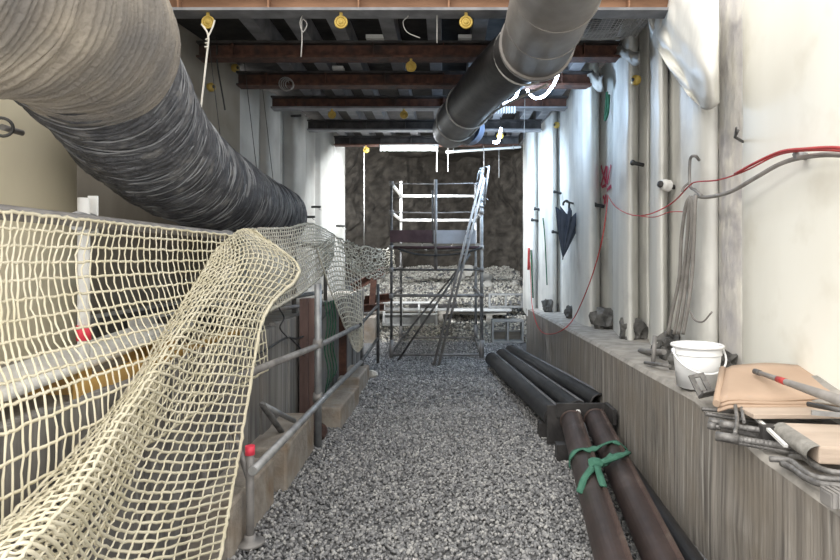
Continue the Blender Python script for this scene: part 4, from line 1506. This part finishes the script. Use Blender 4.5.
# scrap heap behind the bucket
for k, (px, py, Y, s, lab) in enumerate([(665, 350, 4.55, .10, 'broken concrete lump behind the bucket, nearest the hoses'), (672, 360, 4.1, .07, 'small broken lump touching the bucket side'), (655, 357, 4.7, .07, 'small broken lump at the foot of the strip tube'),
                                         (549, 309, 9.0, .13, 'dark broken concrete at the column foot near the wall end'), (569, 317, 7.9, .11, 'dark broken concrete at the foot below the umbrella'), (607, 318, 6.6, .15, 'tall dark broken concrete in the recess under the painted marks'),
                                         (630, 333, 5.7, .13, 'dark broken concrete at the wide column foot'), (668, 330, 4.85, .12, 'dark broken concrete beside the hose ends'), (728, 335, 4.05, .09, 'dark broken concrete behind the bucket by the plaster strip')]):
    off = .05
    p = at(px, py, Y)
    p.x = min(p.x, XR(Y) - .10)
    z = ledge(Y) + s * .62
    tag(MB().rockball((p.x + .04, Y, z), (s * .8, s * .95, s * .95), k * 2.3 + 1, .9, k * .8, 3).build('concrete_chunk', 'chunk'), lab, 'rubble', 'broken concrete at the column feet')
for (pts, r, m, lab) in [
    ([at(640, 350, 4.9), at(664, 352, 4.3)], .02, 'galv_dull', 'short grey tube lying on the ledge left of the bucket'),
    ([at(653, 362, 4.2), at(655, 336, 4.25)], .016, 'galv_dull', 'short upright stub on the ledge left of the bucket'),
    ([at(645, 364, 4.25), at(670, 366, 3.95)], .012, 'rebar', 'thin rod lying along the ledge edge before the bucket')]:
    for v in pts:
        v.z = max(v.z, ledge(v.y) + r + .012)
    if abs(pts[0].x - pts[1].x) < .05:
        pts[0].z = ledge(pts[0].y) + .012
    tag(MB().tube(pts, r, 10).build('tube_offcut', m), lab, 'tube')

# ------------------------------------------------------------------ fixtures on the white wall
def anchor(px, py, off, m, r, l, lab, plate=True, ang=(-1, -.3, .15)):
    l *= .45
    p = onr(px, py, off)
    d = Vector(ang).normalized()
    t = thing('wall_anchor', p, lab, 'anchor')
    if plate:
        MB().lathe([(.001, .02), (r * 2.2, .02), (r * 2.4, 0), (r * 2.4, -.05)], p, 18, d).build('plate', 'tube_white', t)
    MB().tube([p - d * .10, p + d * l], r, 12).build('stud', m, t)
    MB().lathe([(.001, l + .004), (r * 1.4, l + .004), (r * 1.4, l - .02)], p, 6, d).build('nut', m, t)
    return t


anchor(664, 185, .10, 'dark_steel', .02, .10, 'stub anchor with a round white plate on the wall behind the bucket', True)
anchor(800, 155, .13, 'galv', .02, .05, 'round bolt carrying the red cables on the cream panel', False, (-.8, -.6, 0))
anchor(634, 163, .12, 'black_cable', .018, .05, 'black stud on the wide white column', False)
anchor(588, 181, .12, 'black_cable', .016, .05, 'black stud left of the red painted marks', False)
anchor(596, 205, .06, 'black_cable', .02, .05, 'thick dark stud right of the umbrella', False)
anchor(536, 209, .06, 'black_cable', .02, .06, 'dark stud high near the end of the white wall', False)
anchor(533, 220, .06, 'black_cable', .02, .06, 'dark stud low near the end of the white wall', False)
anchor(555, 192, .04, 'black_cable', .016, .04, 'dark stud above the umbrella', False)
anchor(554, 232, .06, 'black_cable', .018, .06, 'dark stud beside the umbrella flap', False)
anchor(704, 48, .03, 'black_cable', .018, .05, 'dark stud under the crumpled film by the first beam', False)
p = onr(735, 137, .12)
tag(MB().tube([p + Vector((.1, .1, -.01)), p, p + Vector((-.04, -.12, .015))], .009, 8).tube([p, p + Vector((-.06, -.14, .03))], .006, 8).build('tie_wire', 'tube_dark'), 'dark twisted tie wire poking from the plaster strip', 'wire')
# hook on the wall for the hoses
t = thing('wall_hook', onr(692, 175, .10), 'bent grey steel hook carrying the hoses and red cable', 'hook')
MB().tube(cr([onr(699, 160, .06), onr(695, 156, .12), onr(690, 160, .13), onr(690, 185, .12), onr(695, 190, .13), onr(702, 196, .14)], 6), .011, 8).build('rod', 'galv_dull', t)
MB().tube(cr([onr(690, 182, .12), onr(684, 187, .14), onr(682, 192, .15)], 4), .009, 8).build('prong', 'galv_dull', t)

# red painted strokes in the recess
mb = MB()


def stroke(p0, p1, w_):
    q = []
    n = 6
    a_ = [onr(lerp(p0[0], p1[0], i / n), lerp(p0[1], p1[1], i / n), -.06) for i in range(n + 1)]
    up = Vector((0, 0, 1))
    d = (a_[-1] - a_[0]).normalized()
    s = d.cross(Vector((-1, -.05, 0))).normalized()
    rows = [[p - s * w_ * (1 + .3 * random.uniform(-1, 1)), p + s * w_ * (1 + .3 * random.uniform(-1, 1))] for p in a_]
    mb.grid(rows, False)


for s in [((601, 166), (606, 184)), ((606, 166), (601, 186)), ((607, 166), (606, 182)), ((611, 165), (607, 184)), ((602, 187), (606, 185)), ((603, 196), (606, 203)), ((606, 195), (604, 204)), ((607, 190), (611, 186))]:
    stroke(s[0], s[1], .018)
tag(mb.build('painted_mark', 'red_paint', solid=.003), 'red spray-painted strokes in the recess between white columns', 'marking')

# cables
def cable(pts, r, m, name, lab, cat='cable', n=6):
    return tag(MB().tube(cr(pts, n), r, 8).build(name, m), lab, cat)


cable([onr(1250, 205, .16), onr(1050, 178, .16), onr(900, 160, .17), onr(840, 151, .17), onr(800, 151, .16), onr(775, 156, .15), onr(745, 171, .16), onr(718, 180, .16), onr(696, 182, .15), onr(688, 187, .14), onr(672, 203, .12), onr(650, 214, .20), (onr(632, 215, .22)), onr(616, 207, .20), onr(608, 196, .05)], .0052, 'red_cable', 'red_cable', 'red cable looping over the bolt on the cream panel and down to the painted marks')
cable([onr(1250, 199, .19), onr(1050, 172, .19), onr(900, 156, .20), onr(840, 148, .20), onr(805, 149, .19), onr(780, 152, .18), onr(755, 163, .18), onr(735, 174, .17)], .0085, 'red_cable', 'red_cable', 'thicker red cable above the thin one on the cream panel')
cable([onr(608, 195, .05), onr(606, 214, .20), onr(602, 240, .24), onr(594, 270, .25), onr(584, 297, .26), onr(574, 318, .27), atx(564, 329, 1.345), atx(552, 334, 1.34), atx(542, 332, 1.34), atx(536, 322, 1.34), onr(532, 305, .16), onr(531, 285, .14), onr(530, 262, .12)], .006, 'red_cable', 'red_cable', 'thin red cable dropping past the umbrella to a loop over the concrete wall')
cable([onr(638, 216, .22), onr(655, 217, .20), onr(670, 212, .16), onr(690, 212, .14)], .0035, 'red_cable', 'red_cable', 'faint thin red wire level with the cable loop')
cable([onr(1250, 212, .15), onr(1050, 184, .15), onr(900, 166, .14), onr(840, 155, .14), onr(805, 157, .14), onr(780, 164, .15), onr(755, 178, .16), onr(730, 192, .16), onr(708, 197, .14), onr(695, 196, .13)], .013, 'grey_cable', 'grey_hose', 'grey hose running from the cream panel bolt to the hook', 'hose')
for k, (dx, ex, lab) in enumerate([(-6, -7, 'grey hose hanging from the hook, the one nearest the umbrella'), (-1, -1, 'grey hose hanging from the hook, second strand'), (3, 3.5, 'grey hose hanging from the hook, third strand'), (7, 8, 'grey hose hanging from the hook, strand nearest the plaster strip')]):
    o = .14 + .012 * k
    end = at(675 + ex, 342, 4.7)
    pts = [onr(693 + dx * .4, 196, o), onr(690 + dx * .7, 206, o + .02), onr(688 + dx * (1.1 - .25 * (k % 2)), 238, o), onr(684 + dx * (.8 + .3 * (k % 2)), 278, o - .01), onr(679 + ex, 312, o + .01), onr(675 + ex, 334, o + .02)]
    pts[-1].z = max(pts[-1].z, ledge(pts[-1].y) + .02)
    cable(pts, .0135, 'grey_cable', 'grey_hose', lab, 'hose')
cable([onr(696, 200, .16), onr(690, 240, .14), onr(688, 290, .13), onr(692, 316, .14), onr(702, 322, .16), onr(712, 312, .14)], .006, 'grey_cable', 'thin_cord', 'thin cord looping behind the hoses above the bucket', 'cord')
cable([onr(607, 92, -.02), onr(606, 110, .0), onr(605, 120, .03), onr(608, 112, .03), onr(609, 95, .0)], .014, 'green_rope', 'green_hose', 'dark green hose loop hanging in the recess between white columns', 'hose')
cable([onr(531, 250, .10), onr(532, 275, .11), onr(533, 298, .11)], .012, 'green_rope', 'green_hose', 'dark green hose hanging at the far end of the white wall', 'hose')
cable([onr(543, 218, .09), onr(545, 240, .1), onr(547, 285, .1)], .009, 'green_rope', 'green_hose', 'green cord hanging straight on the white wall left of the umbrella', 'cord')
cable([onr(529, 248, .12), onr(528.5, 270, .13)], .02, 'red_cable', 'red_sleeve', 'short red sleeve at the far end of the white wall', 'sleeve')

# umbrella hanging by its hook
yu = YR(567, .22)
top_u = at(568, 203, yu)
t = thing('umbrella', top_u, 'folded navy umbrella hanging from a stud on the white wall', 'umbrella')
h = 54 * yu / F
n = 48
P = []
ax0 = at(569, 214, yu)
ax1 = at(563, 257, yu)
for i in range(14):
    s = i / 13
    c_ = ax0.lerp(ax1, s)
    Rm = .175 * (1 - s) ** .85 + .006
    row = []
    for k in range(n + 1):
        a = 2 * math.pi * k / n
        fold = .68 + .32 * math.cos(8 * a) * (1 - .4 * s)
        rr = Rm * fold * (1 + .18 * fbm(math.cos(a), math.sin(a), 1.5))
        zoff = .05 * math.cos(8 * a + .3) * max(0, 1 - s * 4) + (.05 * math.cos(a + 2.6)) * max(0, 1 - s * 3)
        row.append(c_ + Vector((rr * math.cos(a), rr * math.sin(a) * .5, zoff)))
    P.append(row)
MB().grid(P).build('canopy', 'navy', t, solid=.004)
MB().tube([ax1, ax1 + (ax1 - ax0).normalized() * .035], .006, 8).build('tip', 'dark_steel', t)
MB().tube([ax1, ax0 + Vector((0, 0, .04))], .007, 8).build('shaft', 'dark_steel', t)
hk = [ax0 + Vector((0, 0, .03)), ax0 + Vector((0, 0, .09)), ax0 + Vector((0, .0, .14)), ax0 + Vector((-.03, .02, .17)), ax0 + Vector((-.065, .03, .14)), ax0 + Vector((-.065, .03, .11))]
MB().tube(cr(hk, 6), .013, 10).build('handle', 'black_cable', t)
tag(MB().tube([ax0 + Vector((-.03, -.02, .15)), ax0 + Vector((.10, .2, .15))], .012, 10).build('wall_peg', 'dark_steel'), 'dark peg in the white wall holding the umbrella', 'peg')

# crumpled film high at the first column, and the film over the column heads
P = []
rows_px = [(-6, 648, 719), (18, 648, 719), (38, 652, 719), (54, 660, 719), (70, 670, 719), (84, 680, 719), (95, 688, 719), (103, 696, 719)]
for i, (py, x0, x1) in enumerate(rows_px):
    row = []
    for j in range(33):
        tt = j / 32
        px = lerp(x0, x1, tt)
        bel = .17 * max(0, math.sin(math.pi * min(1, max(0, (tt - .25) / .85)))) ** .8 * math.sin(math.pi * min(1, (i + .6) / 8.0)) ** .7
        q = max(0, 1 - tt * 1.5)
        fold = q * (.05 * math.sin(px * .30 + py * .10) + .03 * fbm(px * .08, py * .05, 3.0, 3)) + .012 * fbm(px * .05, py * .05, 6.0, 2)
        sag = 7 * math.sin(math.pi * tt) * (i / 7) ** 2
        row.append(onr(px, py + sag, .11 + bel + fold))
    P.append(row)
P = list(map(list, zip(*[cr(c_, 3) for c_ in zip(*P)])))
tag(MB().grid(P).build('plastic_film', 'film', solid=.004), 'crumpled white plastic film bulging from the wall under the first beam', 'film')
for (x0, x1, y0, y1, lab) in [(612, 640, 48, 62, 'grey cap of folded film over the column head by the yellow cap'), (583, 603, 72, 88, 'bunched film roll on the column head left of the green hose')]:
    P = []
    for i in range(7):
        py = lerp(y0, y1, i / 6)
        P.append([onr(lerp(x0, x1, j / 14), py - 4 * math.sin(j * .4), .13 + .04 * math.sin(math.pi * i / 6) + .03 * fbm(j * .5, i * .6, x0, 3)) for j in range(15)])
    tag(MB().grid(P).build('film_fold', 'film_left', solid=.004), lab, 'film')
# sagging wire mesh under the roof by the first beam
mb = MB()
gx, gy = 24, 26
def mesh_pt(i, j):
    x = lerp(.95, 1.80, i / gx)
    y = lerp(4.92, 5.72, j / gy)
    return Vector((x, y, BZ + .14 - .07 * math.sin(math.pi * i / gx) * math.sin(math.pi * j / gy) + .012 * fbm(x * 4, y * 4, 0)))
for i in range(gx + 1):
    mb.tube([mesh_pt(i, j) for j in range(0, gy + 1, 2)], .003, 4, False)
for j in range(gy + 1):
    mb.tube([mesh_pt(i, j) for i in range(0, gx + 1, 2)], .003, 4, False)
tag(mb.build('wire_mesh', 'wire'), 'sagging grey wire mesh between the first two beams right of the grey pipe', 'mesh')
# grey coil where the dusty panels meet the third beam
c = at(286, 84, 6.6)
mb = MB()
for k in range(4):
    mb.torus(c + Vector((.01 * k, .012 * k, 0)), .075 - .008 * k, .006, (.2 * k - .3, 1, .15 * k), 18, 6)
mb.tube([c + Vector((0, 0, .07)), Vector((c.x, 6.74, BZ + .02))], .006, 6)
tag(mb.build('wire_coil', 'galv_dull'), 'coil of grey wire hung by the third beam near the dusty panels', 'coil')
for (px, py, lab) in [(298, 116, 'dark bolt with wire tail on the dusty panels below the fourth beam'), (318, 207, 'dark stud on the pale panel above the sagging net, upper one'), (312, 217, 'dark stud on the pale panel above the sagging net, lower one'), (342, 226, 'dark stud at the end of the pale panels')]:
    p = onl(px, py, .09)
    t = thing('wall_anchor', p, lab, 'anchor')
    MB().tube([p + Vector((-.1, .0, 0)), p + Vector((.05, -.03, 0))], .018, 10).build('stud', 'black_cable', t)
    MB().tube([p, p + Vector((.02, -.02, -.03)), p + Vector((.08, -.03, -.06))], .006, 6).build('wire', 'wire', t)
# ring bracket on the near cream pile
p = Vector((-2.2, 2.05, 2.0))
p = at(2, 127, 2.98)
t = thing('pipe_bracket', p, 'dark ring bracket with a stub on the cream round pile', 'bracket')
MB().torus(p, .045, .008, (.6, -1, 0), 20, 6).build('ring', 'tube_dark', t)
MB().tube([p + Vector((0, .14, 0)), p + Vector((.0, 0, 0))], .016, 10).build('stub', 'galv_dull', t)

# ------------------------------------------------------------------ light, camera
w = bpy.data.worlds.new('overcast')
SC.world = w
w.use_nodes = True
bg = w.node_tree.nodes['Background']
bg.inputs['Color'].default_value = (1.0, .985, .965, 1)
bg.inputs['Strength'].default_value = 1.45


def lamp(name, loc, energy, col, size):
    l = bpy.data.lights.new(name, 'POINT')
    l.energy = energy
    l.color = col
    l.shadow_soft_size = size
    o = bpy.data.objects.new(name, l)
    o.location = loc
    COL.objects.link(o)
    return o


def area(name, loc, d, energy, col, sx, sy):
    l = bpy.data.lights.new(name, 'AREA')
    l.shape = 'RECTANGLE'
    l.size, l.size_y = sx, sy
    l.energy = energy
    l.color = col
    o = bpy.data.objects.new(name, l)
    o.location = loc
    o.rotation_euler = Vector(d).to_track_quat('-Z', 'Y').to_euler()
    COL.objects.link(o)
    return o


lamp('light_rope_glow', at(540, 106, 6.5), 15, (.50, .72, 1), .12)
lamp('light_rope_glow', at(508, 112, 7.2), 11, (.50, .72, 1), .10)
lamp('light_rope_glow', at(497, 148, 8.8), 9, (.55, .75, 1), .10)
area('light_rope_glow', at(500, 146, 8.8), (.25, .6, -.75), 26, (.60, .78, 1), .3, .1)
area('tube_lamp_glow', at(409, 152.5, 10.05), (0, .8, -1), 130, (.92, .96, 1), .92, .06)
area('tube_lamp_glow', at(409, 152.5, 10.05), (0, -.5, -1), 10, (.90, .95, 1), .92, .06)

sun = bpy.data.lights.new('daylight', 'SUN')
sun.energy = 1.3
sun.angle = math.radians(50)
sun.color = (1, .97, .90)
so = bpy.data.objects.new('daylight', sun)
so.rotation_euler = Vector((.50, .45, -.62)).to_track_quat('-Z', 'Y').to_euler()
COL.objects.link(so)

cam = bpy.data.cameras.new('camera')
co = bpy.data.objects.new('camera', cam)
COL.objects.link(co)
co.location = (0, 0, EYE)
co.rotation_euler = (math.radians(90), 0, 0)
cam.sensor_fit = 'HORIZONTAL'
cam.sensor_width = 36
cam.lens = F * 36 / 840
cam.shift_x = -(CX - 420) / 840
cam.shift_y = -(280 - CY) / 840
cam.clip_start = .05
SC.camera = co
SC.view_settings.view_transform = 'Standard'
SC.view_settings.look = 'None'
SC.view_settings.gamma = 1
SC.view_settings.use_curve_mapping = False
SC.view_settings.exposure = 0.72
